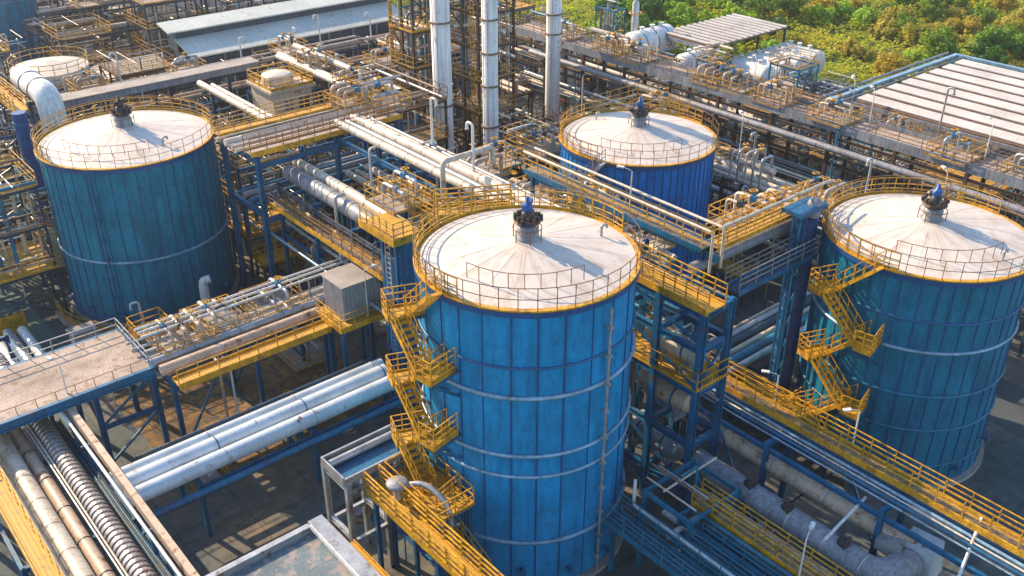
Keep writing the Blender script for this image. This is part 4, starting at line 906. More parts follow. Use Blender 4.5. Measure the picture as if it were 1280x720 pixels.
walkway('walkway', 'yellow walkway beside the huge white elbow duct', (18.6, 85), (18.6, 94), 1.0, 11.4, GRATY, YEL, YEL, kick=.4, rt=.07, support=(7, STEEL))
t = thing('pillar', 'leaning blue navy pillar beside the plain teal tank', 'pillar', (18.3, 83, 0)); t['label'] = 'tall navy pillar beside the plain teal tank'
MB().tube([(17.3, 80.4, 0), (17.3, 80.4, 12.8)], .55, 16).build('shaft', NAVY, t)
for z in (3, 6, 9, 12): MB().lathe([(.56, z - .08), (.64, z - .08), (.64, z + .08), (.56, z + .08)], (17.3, 80.4, 0), 16, smooth=False).build('flange', STEEL, t)
def smalltank(label, x, y, R, H, mt, cone=.18, rail=True):
    t = thing('storage_tank', label, 'storage tank', (x, y, 0))
    MB().lathe([(R, 0), (R, H)], (x, y, 0), 40).build('shell', mt, t); MB().lathe([(R + .02, H), (R * .5, H + R * cone * .6), (0, H + R * cone)], (x, y, 0), 40).build('roof', CREAM, t)
    for z in (H * .33, H * .66): MB().ring((x, y, z), R + .03, .06, 40).build('stiffening_ring', GREY, t)
    mb = MB()
    for k in range(14): a = k * 2 * math.pi / 14; mb.bar((x + (R + .02) * math.cos(a), y + (R + .02) * math.sin(a), .1), (x + (R + .02) * math.cos(a), y + (R + .02) * math.sin(a), H - .1), .05)
    mb.build('seam', GREY, t)
    if rail: MB().rail([(x + R * math.cos(k * math.pi / 9), y + R * math.sin(k * math.pi / 9), H) for k in range(18)], 1.1, 2, .06, True).build('railing', YELD, t)
smalltank('pale storage tank with a cream lid beside the white elbow duct', 27.6, 109, 3.9, 8, SKYB)
smalltank('far teal storage tank at the far corner of the plant', 32.5, 144, 4.2, 13, STEELT)
smalltank('far white storage tank behind the long grey shed', 57.8, 141, 4, 6.5, WHITE)
smalltank('low wide cream storage tank beyond the long grey shed', 53, 150, 5.5, 3.2, CREAM, .1)
smalltank('small silver tank behind the far pipe rack', 44, 161, 3.5, 8, GALV)
smalltank('squat cream tank in front of the pale storage tank', 37.5, 116, 4.2, 4.2, CREAM, .1)
t = thing('pipe_goalpost', 'blue goalpost pipe frame in front of the long shed', 'gantry', (44, 132, 0)); t['label'] = 'blue goalpost pipe frame beyond the long shed'
MB().tube([(40.5, 137, 0), (40.5, 137, 11), (46, 130, 11), (46, 130, 0)], .38, 10, bend=.8).build('frame', STEEL, t)
def shed():
    t = thing('shed', 'long shed with two tiers of pale grey roof', 'shed', (58, 112, 0))
    MB().span((43, 107.5, 0), (71, 113.4, 6.2)).build('wall', STEELD, t)
    def slab(name, y0, z0, y1, z1, x0, x1, th=.16):
        mb = MB(); mb.add([(x, y, z + d) for x in (x0, x1) for y, z in ((y0, z0), (y1, z1)) for d in (0, th)], [(0, 2, 3, 1), (4, 5, 7, 6), (1, 3, 7, 5), (0, 4, 6, 2), (0, 1, 5, 4), (2, 6, 7, 3)])
        n = 34
        for i in range(n): x = x0 + (x1 - x0) * (i + .5) / n; mb.bar((x, y0, z0 + th + .01), (x, y1, z1 + th + .01), .07, .05)
        mb.build(name, SHED, t)
    slab('roof', 107.2, 6.4, 111.4, 7.7, 42.4, 72.2)
    slab('upper_roof', 111.0, 8.6, 114.0, 9.2, 41.6, 73)
    MB().span((42.6, 111.3, 6.3), (72, 113.6, 8.6)).build('clerestory', STEELD, t)
    for i in range(9): MB().bar((43 + 3.5 * i, 107.4, 0), (43 + 3.5 * i, 107.4, 6.3), .22).build('post', GREY, t)
shed()
def cream_cabin():
    t = thing('control_cabin', 'cream control cabin with a railed roof on a teal platform', 'cabin', (41.5, 84, 0))
    MB().span((39.4, 81.6, 6.3), (43.6, 86, 9.3)).build('wall', CREAM, t); MB().span((39.1, 81.3, 9.3), (43.9, 86.3, 9.55)).build('roof', CREAM, t)
    MB().rail([(39.3, 81.5, 9.55), (43.7, 81.5, 9.55), (43.7, 86.1, 9.55), (39.3, 86.1, 9.55)], 1.1, 1.1, .08, True, kick=.3).build('roof_railing', YEL, t)
    MB().span((40.6, 81.5, 6.4), (41.4, 81.58, 8.4)).build('door', GREY, t); MB().span((42.1, 81.5, 7.3), (43.2, 81.58, 8.4)).build('window', DARK, t)
    MB().span((38.4, 80, 6.0), (44.6, 86.6, 6.3)).build('platform', STEELT, t)
    MB().rail([(38.5, 86, 6.3), (38.5, 80.1, 6.3), (44.5, 80.1, 6.3)], 1.1, 1, .07, kick=.3).build('railing', YEL, t)
    MB().lathe([(1.5, 9.56), (1.5, 10.3), (1.2, 10.45), (0, 10.5)], (41.3, 84, 0), 20).build('roof_drum', CREAM, t)
    for x in (38.8, 44.2):
        for y in (80.4, 86.2): MB().ibeam((x, y, 0), (x, y, 6), .3, .3).build('leg', STEELT, t)
cream_cabin()

# ================================================================== east side: vessels, canopies
hdrum('pressure_vessel', 'fat white pressure vessel with blue bands below the green bushes', 'vessel', (90.2, 80.6, 5.6), 6.2, 1.7, 'x', WHITE, bands=3)
hdrum('pressure_vessel', 'shorter white pressure vessel with blue bands beside the vessel canopy', 'vessel', (89.4, 72.8, 4.8), 3.6, 1.45, 'x', WHITE, bands=2)
for i, x in enumerate((95.0, 98.3, 101.6, 104.9)):
    hdrum('pressure_vessel', f'white vessel under the slatted roof, {["first","second","third","last"][i]} in the row from the banded vessels', 'vessel', (x, 68.6, 3.4), 5.0, 1.55, 'y', WHITE, bands=0, group='white vessel row')
t = thing('vessel_column', 'slim pale mast column rising beside the fat white vessel', 'column', (91, 84, 0))
MB().tube([(91, 84, 0), (91, 84, 9.6), (91, 84, 10), (91, 84, 11.6)], [.45, .45, .2, .16], 14).build('shaft', GALV, t); MB().ring((91, 84, 8.4), .8, .08, 16).build('platform', YEL, t)
def slatted(label, x0, x1, y0, y1, z, n, axis, gapw, name, mt, gap, lift=.5):
    t = thing(name, label, 'canopy', ((x0 + x1) / 2, (y0 + y1) / 2, 0))
    for i in range(n):
        mb = MB(); w = (x1 - x0) / n; a, b = x0 + w * i + gapw / 2, x0 + w * (i + 1) - gapw / 2; za, zb = z + .06, z + .06 + lift
        mb.add([(a, y0, za), (b, y0, zb), (b, y1, zb), (a, y1, za), (a, y0, za + .1), (b, y0, zb + .1), (b, y1, zb + .1), (a, y1, za + .1)], [(0, 3, 2, 1), (4, 5, 6, 7), (0, 1, 5, 4), (1, 2, 6, 5), (2, 3, 7, 6), (3, 0, 4, 7)])
        k = 5
        for j in range(1, k): x = a + (b - a) * j / k; zz = za + (zb - za) * j / k + .12; mb.bar((x, y0, zz), (x, y1, zz), .06, .05)
        mb.build('roof_panel', mt, t)
    MB().span((x0 + .1, y0 + .1, z - .16), (x1 - .1, y1 - .1, z)).build('under_deck', gap, t)
    m = max(2, round((y1 - y0) / 6))
    for i in range(m + 1):
        for x in (x0 + .3, x1 - .3): MB().ibeam((x, y0 + .3 + (y1 - y0 - .6) * i / m, 0), (x, y0 + .3 + (y1 - y0 - .6) * i / m, z - .2), .24, .24).build('post', STEELD, t)
    mb = MB().bar((x0 - .05, y0, z - .35), (x0 - .05, y1, z - .35), .16, .4)
    for i in range(m * 3): mb.bar((x0, y0 + (y1 - y0) * i / m / 3, z - .5), (x0, y0 + (y1 - y0) * (i + .5) / m / 3, z - 1.2), .07).bar((x0, y0 + (y1 - y0) * (i + .5) / m / 3, z - 1.2), (x0, y0 + (y1 - y0) * (i + 1) / m / 3, z - .5), .07)
    mb.bar((x0, y0, z - 1.2), (x0, y1, z - 1.2), .1); mb.build('truss', GREY, t)
    return t
slatted('great white canopy roof with brown stripes beside the green bushes', 86.2, 108, 8, 49.4, 6.9, 8, 'y', .95, 'canopy', CANO, CANB, .03)
slatted('small slatted white canopy over the row of white vessels', 91.4, 106, 71.5, 80, 6.6, 13, 'y', .62, 'canopy', CANO, CANB, .03)
t = thing('covered_pipeway', 'pale covered pipeway skirting the brown striped canopy', 'pipeway', (98, 51, 0))
MB().span((84, 50.8, 6.7), (109.6, 51.3, 7.0)).span((109.1, 12, 6.7), (109.6, 50.8, 7.0)).build('cover', RINGP, t)
for x in (84.5, 90, 96, 102, 109.2): MB().bar((x, 51.1, 0), (x, 51.1, 6.6), .45).build('pillar', STEELT, t)
for y in (44, 36, 28): MB().bar((109.2, y, 0), (109.2, y, 6.6), .45).build('pillar', STEELT, t)
MB().tube([(84, 51.9, 7.0), (109, 51.9, 7.0)], .14, 8).tube([(84, 50.2, 6.8), (109, 50.2, 6.8)], .1, 8).build('pipe', GREY, t)
for y in (51.75, 50.4): pass

# ================================================================== loose equipment
def proto(fn, *a): return fn(*a)
def valve_station(mt, seed):
    r = rl(seed); t = thing('valve_station', None, 'valve station'); n = r.choice((2, 3))
    for k in range(n):
        y = (k - (n - 1) / 2) * .9; h = r.uniform(.9, 1.7)
        MB().tube([(-1.2, y, .1), (-1.2, y, h), (1.2, y, h), (1.2, y, .1)], r.choice((.09, .13, .17)), 7, bend=.3).build('pipe_loop', mt, t, local=True)
        v = MB().box((r.uniform(-.3, .3), y, h), (.42, .34, .34)).bar((0, y, h), (0, y, h + .5), .08).build('valve', r.choice((STEEL, DARK, GREY)), t, local=True)
        MB().ring((0, y, h + .52), .24, .045, 12, ts=4).bar((-.24, y, h + .52), (.24, y, h + .52), .05).build('handwheel', YEL, v, local=True)
    MB().rail([(-1.6, -1.6, .1), (1.6, -1.6, .1), (1.6, 1.6, .1), (-1.6, 1.6, .1)], 1.0, 1.1, .05, True, kick=.1).build('guard_rail', YEL, t, local=True)
    MB().span((-1.6, -1.6, 0), (1.6, 1.6, .1)).build('base', CONC, t, local=True); return t
def access_platform(h, L, seed):
    t = thing('access_platform', None, 'platform')
    MB().span((-L / 2, -.8, h - .1), (L / 2, .8, h)).build('deck', GRATY, t, local=True)
    MB().rail([(-L / 2, -.8, h), (L / 2, -.8, h), (L / 2, .8, h), (-L / 2, .8, h)], 1.05, .9, .055, True, mids=(.5,), kick=.2).build('railing', YEL, t, local=True)
    for x in (-L / 2 + .1, L / 2 - .1):
        for y in (-.7, .7): MB().bar((x, y, 0), (x, y, h - .1), .14).build('leg', STEELD, t, local=True)
    f, hr = flight_mb((L / 2, 0, h), (L / 2 + h * .75, 0, .1), .8); fo = f.build('flight', YEL, t, local=True); hr.build('handrail', YEL, fo, local=True); return t
def vdrum(r, h, mt):
    t = thing('process_drum', None, 'process drum')
    MB().lathe([(0, .8), (r * .6, .85), (r, 1.2), (r, h), (r * .8, h + r * .35), (r * .4, h + r * .52), (0, h + r * .56)], seg=18).build('shell', mt, t, local=True)
    for k in range(3): a = k * 2.1; MB().bar((r * .85 * math.cos(a), r * .85 * math.sin(a), 0), (r * .85 * math.cos(a), r * .85 * math.sin(a), 1.3), .16).build('leg', STEELD, t, local=True)
    MB().tube([(0, 0, h + r * .5), (0, 0, h + r * .5 + .7), (r + .5, 0, h + r * .5 + .7), (r + .5, 0, .2)], .1, 7, bend=.3).build('outlet_pipe', GALV, t, local=True)
    MB().rail([(r * math.cos(k * .7), r * math.sin(k * .7), h) for k in range(9)], .9, 1, .07, True).build('top_railing', YEL, t, local=True); return t
def pump(mt):
    t = thing('pump_skid', None, 'pump'); MB().span((-1, -.5, 0), (1, .5, .2)).build('base', CONC, t, local=True)
    MB().tube([(-.8, 0, .6), (.1, 0, .6)], .32, 12).build('motor', mt, t, local=True); MB().lathe([(0, -.1), (.42, -.1), (.46, .1), (.3, .25), (0, .3)], (.5, 0, .62), 14, axis='x').build('casing', STEEL, t, local=True)
    MB().tube([(.55, 0, .9), (.55, 0, 1.9), (.55, 1.2, 1.9)], .14, 8, bend=.35).build('discharge_pipe', CREAM, t, local=True)
    MB().rail([(-1.2, -.7, 0), (1.2, -.7, 0), (1.2, .7, 0)], 1.0, 1, .07).build('guard_rail', YEL, t, local=True); return t
def gooseneck(h, mt):
    t = thing('vent_pipe', None, 'vent pipe'); MB().tube([(0, 0, 0), (0, 0, h), (.6, 0, h), (.6, 0, h - .45)], .09, 8, bend=.4).build('body', mt, t, local=True)
    MB().tube([(0, 0, 0), (0, 0, .12)], .3, 10).tube([(.6, 0, h - .45), (.6, 0, h - .52)], .14, 10).build('flange', GREY, t, local=True); return t
def cabinet(mt):
    t = thing('junction_cabinet', None, 'cabinet'); MB().span((-.8, -.5, .15), (.8, .5, 1.9)).build('body', mt, t, local=True); MB().span((-.9, -.6, 1.9), (.9, .6, 2.0)).build('lid', mt, t, local=True)
    for k in (-.4, .4): MB().span((k - .34, -.54, .3), (k + .34, -.503, 1.75)).build('door', GALV, t, local=True)
    return t
def manifold(mt, seed):
    r = rl(seed); t = thing('pipe_manifold', None, 'manifold'); L = r.uniform(3, 5)
    MB().tube([(-L / 2, 0, 1.1), (L / 2, 0, 1.1)], .26, 10).build('header', mt, t, local=True); n = 5
    for k in range(n):
        x = -L / 2 + L * (k + .5) / n; h = r.uniform(1.8, 2.8)
        MB().tube([(x, 0, 1.2), (x, 0, h), (x, r.choice((-1.4, 1.4)), h), (x, r.choice((-1.4, 1.4)), .1)] if False else [(x, 0, 1.2), (x, 0, h), (x, 1.3, h), (x, 1.3, .05)], .1, 7, bend=.3).build('branch_pipe', r.choice((mt, GALV, CREAM)), t, local=True)
        if k % 2: MB().box((x, .65, h), (.3, .4, .3)).ring((x, .65, h + .4), .2, .05, 10, ts=4).build('valve', YEL, t, local=True)
    for x in (-L * .4, L * .4): MB().box((x, 0, .45), (.3, .4, .9)).build('saddle', CONC, t, local=True)
    return t
PROT = [(valve_station(CREAM, 1), 'yellow-railed cream valve station'), (valve_station(GALV, 2), 'yellow-railed grey valve station'), (valve_station(TAN, 5), 'yellow-railed tan valve station'),
        (access_platform(2.4, 3.0, 1), 'low yellow access platform with steps'), (access_platform(4.2, 4.4, 2), 'tall yellow access platform with steps'), (access_platform(3.2, 2.2, 3), 'small square yellow access platform'),
        (vdrum(1.0, 3.6, CREAM), 'cream upright drum on legs'), (vdrum(.8, 5.0, GALV), 'slender grey upright drum'), (vdrum(1.3, 3.0, WHITE), 'squat white upright drum'),
        (pump(GREY), 'grey pump with yellow guard rail'), (gooseneck(3.4, WHITE), 'short white gooseneck vent pipe'), (gooseneck(5.6, GALV), 'tall grey gooseneck vent pipe'), (cabinet(CONC), 'pale junction cabinet'),
        (manifold(CREAM, 3), 'cream yellow-valved pipe manifold'), (manifold(STEELT, 4), 'teal yellow-valved pipe manifold')]
BASEUSED = set()
def drop_unused():
    for k, (p, _) in enumerate(PROT):
        if k in BASEUSED: continue
        for c in list(p.children):
            for g in list(c.children): bpy.data.objects.remove(g)
            bpy.data.objects.remove(c)
        bpy.data.objects.remove(p)
AVOID = [(27, 31, 7.2), (21.7, 69.8, 8.2), (51.8, 46.8, 7.4), (49.7, 22.5, 7.6), (49.5, 68.4, 2), (50.3, 62.6, 2), (68.4, 74.5, 2), (41.5, 84, 5.2), (27, 48, 3.5), (27.6, 109, 5), (32.5, 144, 5.4), (57.8, 141, 5), (53, 150, 6.5), (44, 161, 4.5), (37.5, 116, 5.2), (90, 80, 4.5), (90, 73, 4)]
BOXES = [(41, 73.5, 106.5, 115), (89, 107, 65, 81), (85, 110, 7, 53)]
PLACED = []
def put(k, x, y, z=0., rz=None, force=False):
    if not force:
        if any((x - a) ** 2 + (y - b) ** 2 < r * r for a, b, r in AVOID) or any(a < x < b and c < y < d for a, b, c, d in BOXES) or any((x - a) ** 2 + (y - b) ** 2 < 4 for a, b in PLACED): return None
        if x > 92 and y > 96: return None
    p, base = PROT[k]; rz = R_.choice((0, math.pi / 2, math.pi, -math.pi / 2)) if rz is None else rz
    if k in BASEUSED: o = dup(p, (x, y, z), rz)
    else:
        o = p; BASEUSED.add(k); o.location = (x, y, z); o.rotation_euler = (0, 0, rz)
    o['group'] = {'valve_station': 'valve stations', 'access_platform': 'yellow access platforms', 'process_drum': 'upright drums', 'pump_skid': 'pumps', 'vent_pipe': 'gooseneck vents', 'junction_cabinet': 'junction cabinets', 'pipe_manifold': 'pipe manifolds'}[p.name.split('.')[0]]
    PLACED.append((x, y)); later(o, ('raised ' if z > 1 else '') + base, (x, y, z)); return o
ZN = [((14, 60, 76, 106), 50), ((15, 76, 119, 172), 50), ((40, 71, 48, 84), 40), ((53, 84, 22, 56), 32), ((73, 90, 50, 100), 38), ((28, 46, 62, 76), 16), ((2, 14, 78, 96), 12), ((76, 92, 100, 116), 8)]
WTS = [0, 0, 1, 1, 2, 2, 3, 5, 6, 10, 11, 11, 11, 6, 7, 8, 9, 10, 11, 12, 13, 13, 14, 14]
for (x0, x1, y0, y1), n in ZN:
    for _ in range(n):
        put(R_.choice(WTS), R_.uniform(x0, x1), R_.uniform(y0, y1))
# raised ones on the racks and frames
for k, x, y, z in ((0, 45.0, 31.5, 12.6), (2, 46.8, 30.8, 12.4), (1, 30.6, 47.2, 12.85), (0, 19.5, 52.4, 5.5), (1, 23.5, 52.2, 5.5), (2, 17.0, 52.0, 5.5), (2, 59.2, 35, 8.6), (13, 59.0, 41.0, 8.6), (0, 59.2, 46.5, 8.6), (1, 59.1, 51, 8.6), (0, 72, 66, 10), (2, 72, 56, 10), (1, 57.8, 57.4, 7.9), (0, 62, 57.6, 7.9),
                   (2, 66.5, 57.8, 7.9), (13, 44.3, 44, 8.4), (0, 44.2, 39, 8.4), (1, 44.2, 49, 8.4), (0, 41.4, 47, 9.9), (2, 41.6, 53, 9.9), (13, 41.4, 41, 9.9), (1, 39.5, 62.6, 13.2), (2, 37.6, 64, 13.2), (0, 46.2, 78, 9.6), (2, 46.3, 86, 9.6), (1, 72, 77, 10), (2, 52, 57.6, 7.9), (0, 47, 57.6, 7.9),
                   (10, 35.5, 46, 13.7), (10, 36.6, 52, 13.7), (0, 50, 98, 8), (1, 38, 98, 8), (2, 28, 98, 8), (0, 55, 86.5, 8.3), (1, 46, 86.5, 8.3), (2, 62, 86.5, 8.3)):
    put(k, x, y, z, force=True)
rk_ = rl(321)
for ax, a0, a1, c, z in (('y', 16, 46, 66.6, 6.4), ('y', 28, 46, 61.8, 5.4), ('x', 42, 68, 57.6, 7.9), ('x', 41, 66, 86.5, 8.3), ('x', 16, 58, 98, 7.9), ('x', 2, 14, 80, 7.3), ('y', 76, 98, 63.5, 6.4), ('x', 36, 80, 133, 8.3), ('x', 36, 76, 149, 8.3), ('x', 40, 76, 104, 5.4), ('y', 12, 48, 83.5, 5.8), ('y', 58, 94, 80.8, 4.6), ('x', 31, 46, 71.5, 8.6), ('y', 20, 82, 72, 10), ('y', 40, 60, 41.5, 9.9)):
    s_ = a0 + rk_.uniform(1, 4)
    while s_ < a1:
        p = (s_, c) if ax == 'x' else (c, s_)
        if not any((p[0] - a) ** 2 + (p[1] - b) ** 2 < 6 for a, b in PLACED): put(rk_.choice((0, 1, 2, 0, 10, 11, 13, 14, 1) if z < 9.95 else (0, 1, 2, 13)), p[0] + rk_.uniform(-.4, .4), p[1] + rk_.uniform(-.4, .4), z, force=True)
        s_ += rk_.uniform(3.5, 8)
for k, x, y, z in ((0, 33.2, 66.6, 0), (12, 32.6, 63.8, 0), (3, 29.6, 64.2, 0), (9, 35.6, 67.5, 0), (12, 14.2, 64.0, 0), (0, 24.6, 60.6, 0), (2, 20.2, 60.2, 0), (10, 18.0, 62.6, 0), (5, 17.2, 58.6, 0), (9, 15.0, 45.5, 0), (14, 20.5, 46.2, 0), (14, 35.4, 21.5, 0), (9, 39.5, 30.8, 0), (7, 41.5, 36.2, 0), (6, 39.6, 35.2, 0), (12, 46.6, 33.8, 0), (13, 32.8, 49.5, 0), (0, 33.0, 54, 0), (14, 38.9, 45.5, 0), (1, 33.2, 57.6, 0), (11, 32.6, 46.6, 0), (7, 39.2, 57.5, 0), (13, 44.4, 55, 0), (10, 33.8, 60.8, 0), (14, 26.4, 56.5, 0), (1, 26.0, 53.6, 0)):
    put(k, x, y, z, force=True)
t = thing('exhaust_post', 'thick white exhaust post standing against the plain teal tank', 'exhaust', (22.4, 61.4, 0))
MB().tube([(22.4, 61.4, 0), (22.4, 61.4, 3.6)], .34, 14).build('shaft', WHITE, t); MB().tube([(22.4, 61.4, 3.55), (22.4, 61.4, 4.0), (22.9, 61.2, 4.1)], .3, 12, bend=.3).build('hood', WHITE, t)
pipe('white crossbar pipe at the foot of the thick exhaust post', [(20.8, 61.0, 1.2), (24.4, 61.0, 1.2)], .1, WHITE)
t = thing('kerb_guard', 'curved yellow kerb rail round the foot of plain teal tank', 'guard', (21.7, 69.8, 0))
MB().rail([(21.75 + 7.4 * math.cos(rad(a)), 69.79 + 7.4 * math.sin(rad(a)), .3) for a in range(170, 275, 8)], .9, 1., .08, kick=.5).build('railing', YELD, t)
MB().lathe([(7.2, 0), (7.6, 0), (7.6, .3), (7.2, .3), (7.2, 0)], (21.75, 69.79, 0), 40, a0=rad(170), a1=rad(275), smooth=False).build('kerb', CONC, t)
for x, y, R in ((51.79, 46.81, 7.2),):
    tag(MB().lathe([(R, 0), (R, .14), (R + .25, .14), (R + .25, 0)], (x, y, 0), 64, smooth=False).build('bund_kerb', GREY), 'round concrete bund kerb about the foot of the ' + ('ringed teal tank' if x < 51 else 'small bright blue tank'), 'kerb')
for i, (x, y, z, h, a, lb) in enumerate(((13.4, 56.4, 0, 3.2, 1, 'thin lamp post between deck and plain teal tank'), (16.4, 58.2, 0, 3.4, 0, 'lamp post beside the yellow valve rails at plain teal tank'), (40, 40, 9.9, 2.4, 1, 'lamp post on the rack behind the tall bright blue tank'), (37.9, 34.5, 14.8, 2.2, 2, 'lamp post on the footbridge behind the tall tank'),
                                           (72.8, 40, 10, 3, 1, 'first lamp post along the long dusty bridge'), (72.8, 52, 10, 3, 1, 'second lamp post along the long dusty bridge'), (72.8, 64, 10, 3, 1, 'third lamp post along the long dusty bridge'), (72.8, 30, 10, 3, 1, 'lamp post on the dusty bridge facing the ringed teal tank'), (85.2, 49, 0, 9, 1, 'tall lamp post at the corner of the brown striped canopy'), (67.2, 30, 6.4, 4, 1, 'lamp post on the dark rack before the dusty bridge'), (60.8, 44, 8.4, 4, 1, 'lamp post on the rack beyond the small bright blue tank'))):
    lamp(x, y, z, h, a, lb)

# ================================================================== greenery
def leafm(name, col, tr=.5):
    m, n, l = new_mat(name); b = n['Principled BSDF']
    pos = n.new('ShaderNodeNewGeometry').outputs['Position']
    c = ramp(n, l, noise(n, l, pos, 1.3, 4), [(.3, tuple(k * .6 for k in col)), (.5, col), (.7, tuple(min(1, k * 1.5) for k in col))])
    c = mix(n, l, .6, c, ramp(n, l, noise(n, l, pos, .12, 3), [(.35, (.55, .8, .5)), (.65, (1.35, 1.05, .8))]), 'MULTIPLY')
    l.new(c, b.inputs['Base Color']); b.inputs['Roughness'].default_value = .6
    ts = n.new('ShaderNodeBsdfTranslucent'); l.new(c, ts.inputs['Color']); ms = n.new('ShaderNodeMixShader'); ms.inputs[0].default_value = tr
    l.new(b.outputs[0], ms.inputs[1]); l.new(ts.outputs[0], ms.inputs[2]); l.new(ms.outputs[0], n['Material Output'].inputs[0]); return m
LEAF = [leafm('dark_leaf', (.08, .19, .018)), leafm('bright_leaf', (.34, .52, .02)), leafm('olive_leaf', (.44, .36, .025)), leafm('mid_leaf', (.2, .32, .018))]
BARK = M('bark', (.09, .06, .04), .9, word='brown')
def leaf(mb, p, s, r, nrm=None):
    d = (Vector((r.gauss(0, .6), r.gauss(0, .6), r.gauss(0, .5) + .9)) + (nrm or Vector((0, .35, 0)))).normalized(); a, b = basis(d); a *= s; b *= s * .6
    mb.add([p - a, p + b * .8, p + a, p - b], [(0, 1, 2, 3)])
def tree_proto(seed, mt, h, w, nb, nl, lab):
    r = rl(seed); t = thing('tree', None, 'tree')
    tb = MB().tube([(0, 0, 0), (.1, .05, h * .3), (.0, .15, h * .6)], [.2, .14, .07], 7); mb = MB()
    for i in range(nb):
        a = r.uniform(0, 6.28); q = math.sqrt(r.random()) * w * .8; z = h * r.uniform(.3, .95) - q * .25; c = Vector((q * math.cos(a), q * math.sin(a), max(.5, z)))
        tb.tube([(0, .05, h * .28), (c.x * .5, c.y * .5, c.z * .8), c], [.08, .05, .02], 5); R = r.uniform(.45, 1.0) * w * .42
        for _ in range(nl):
            d = Vector((r.gauss(0, 1), r.gauss(0, 1), r.gauss(0, .8))).normalized() * R * r.uniform(.5, 1.08); p = c + d
            if p.z > .1: leaf(mb, p, r.uniform(.15, .32), r, d / R * .9 + Vector((-.1, .3, 0)))
    tb.build('trunk', BARK, t, local=True); mb.build('crown', mt, t, local=True); return t, lab
TP = [tree_proto(1, LEAF[0], 5.2, 2.8, 20, 130, 'dark green bushy tree'), tree_proto(2, LEAF[1], 4.0, 2.6, 18, 120, 'bright green bushy tree'), tree_proto(3, LEAF[2], 4.4, 2.9, 20, 120, 'olive gold bushy tree'),
      tree_proto(4, LEAF[3], 6.0, 2.6, 22, 130, 'taller mid green tree'), tree_proto(5, LEAF[2], 3.0, 2.2, 14, 120, 'low golden bush'), tree_proto(6, LEAF[1], 2.8, 2.4, 14, 120, 'low bright green bush')]
TU = set(); rt = rl(77)
def green(x, y):       # how far inside the meadow a point is
    b = [(60, 260), (86, 150), (92, 118), (97, 98), (100, 84), (108.5, 80), (109, 60), (111, 54), (112, -40)]
    for (xa, ya), (xb, yb) in zip(b, b[1:]):
        if yb <= y <= ya: return x - (xa + (xb - xa) * (ya - y) / (ya - yb))
    return -1
n_t = 0; TPL = []
while n_t < 140:
    x, y = rt.uniform(88, 190), rt.uniform(25, 150); g = green(x, y)
    if g < 2.2 or g > 62: continue
    v = Vector((x, y, 0)); a = math.degrees(math.atan2(v.dot(VR), v.dot(VD)))
    if a < -1 or a > 29 or v.dot(VD) > 176: continue
    den = math.sin(x * .09 + 1.3) * math.sin(y * .11 + .4) + .35 * math.sin(x * .23 + y * .17)
    if den < -.12 and rt.random() < .85: continue
    if any((x - p) ** 2 + (y - q) ** 2 < 4.5 for p, q in TPL): continue
    if a < 6: k = rt.choice((0, 0, 3, 3, 1))
    elif a < 14: k = rt.choice((1, 1, 5, 5, 0, 3))
    else: k = rt.choice((2, 2, 4, 2, 3, 5, 0))
    p, lab = TP[k]; s = rt.uniform(.42, 1.0)
    if k in TU: o = dup(p, (x, y, 0), rt.uniform(0, 6.28), s)
    else: o = p; TU.add(k); o.location = (x, y, 0); o.scale = (s,) * 3
    o['group'] = 'trees and bushes beyond the plant'; later(o, lab, (x, y, 0)); TPL.append((x, y)); n_t += 1
ub = MB(); n = 0
while n < 120000:
    x, y = rt.uniform(86, 190), rt.uniform(20, 150); g = green(x, y)
    if g < .3 or g > 66: continue
    n += 1; hgt = max(.15, .9 + 1.0 * math.sin(x * .31 + 2) * math.sin(y * .27) + .7 * math.sin(x * .8 + y * .6) * math.sin(y * .9 - x * .35) + .3 * math.sin(x * 2.1) * math.sin(y * 1.9)); leaf(ub, Vector((x, y, .1 + hgt * math.sqrt(rt.random()))), rt.uniform(.14, .32), rt)
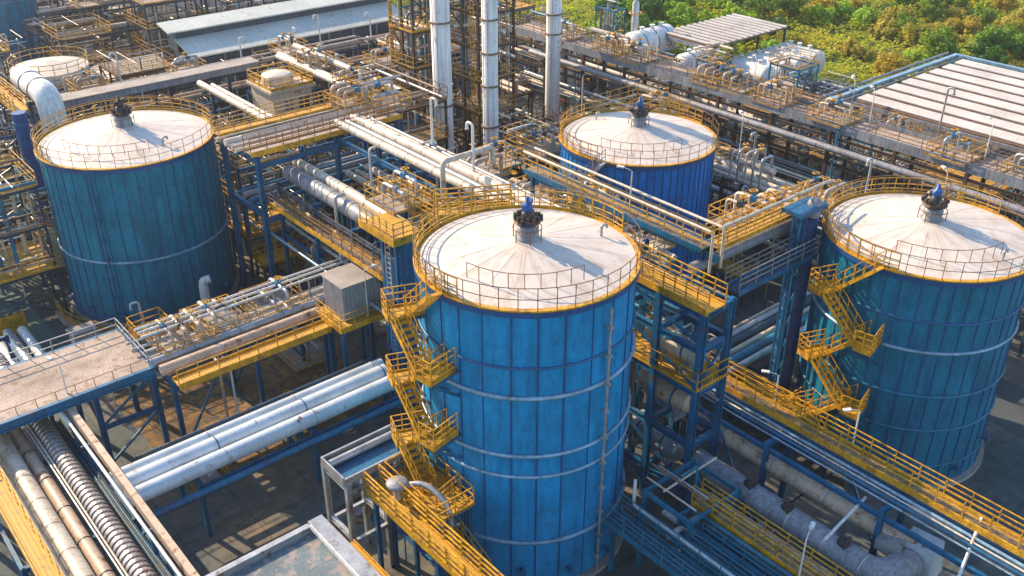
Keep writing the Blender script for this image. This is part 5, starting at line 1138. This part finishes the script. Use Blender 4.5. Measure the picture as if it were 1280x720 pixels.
tag(ub.build('undergrowth', leafm('undergrowth_leaf', (.40, .42, .022))), 'green and golden scrub growing between the bushes', 'scrub', None, 'stuff')

drop_unused(); finish_labels()
hz, hn, hl = new_mat('haze_air'); hn.remove(hn['Principled BSDF']); pv = hn.new('ShaderNodeVolumePrincipled')
pv.inputs['Color'].default_value = (.93, .93, .92, 1); pv.inputs['Density'].default_value = .00022; pv.inputs['Anisotropy'].default_value = .2
hl.new(pv.outputs[0], hn['Material Output'].inputs['Volume'])
tag(MB().span((-95, -95, -1), (425, 425, 42)).build('haze', hz), None, None, kind='stuff')
# ================================================================== light and camera
w = bpy.data.worlds.new('World'); sc.world = w; w.use_nodes = True; nt = w.node_tree
sky = nt.nodes.new('ShaderNodeTexSky'); sky.sky_type = 'NISHITA'; sky.sun_disc = False
EL, AZ = rad(32), rad(-14)
sky.sun_elevation = EL; sky.sun_rotation = AZ; sky.ozone_density = 3.0; sky.air_density = 1.2; sky.dust_density = .6
nt.links.new(sky.outputs[0], nt.nodes['Background'].inputs['Color']); nt.nodes['Background'].inputs['Strength'].default_value = .15
sd = bpy.data.lights.new('sun', 'SUN'); sd.energy = 4.3; sd.angle = rad(.5); sd.color = (1, .78, .51)
so = bpy.data.objects.new('sun', sd); COL.objects.link(so)
sv = Vector((math.sin(AZ) * math.cos(EL), math.cos(AZ) * math.cos(EL), math.sin(EL))); so.rotation_euler = sv.to_track_quat('Z', 'Y').to_euler(); so.location = (0, 60, 60)
cd = bpy.data.cameras.new('camera'); cam = bpy.data.objects.new('camera', cd); COL.objects.link(cam)
cd.sensor_width = 36; cd.lens = 36 * FPX / 1280; cd.clip_end = 3000; cd.clip_start = .5
cam.location = (0, 0, CAMH); cam.rotation_euler = (math.pi / 2 - PITCH, 0, -YAW); sc.camera = cam
sc.view_settings.view_transform = 'Standard'; sc.view_settings.look = 'None'; sc.view_settings.exposure = 1.08; sc.view_settings.gamma = 1
sc.cycles.max_bounces = 6; sc.cycles.volume_bounces = 0; sc.cycles.use_denoising = True
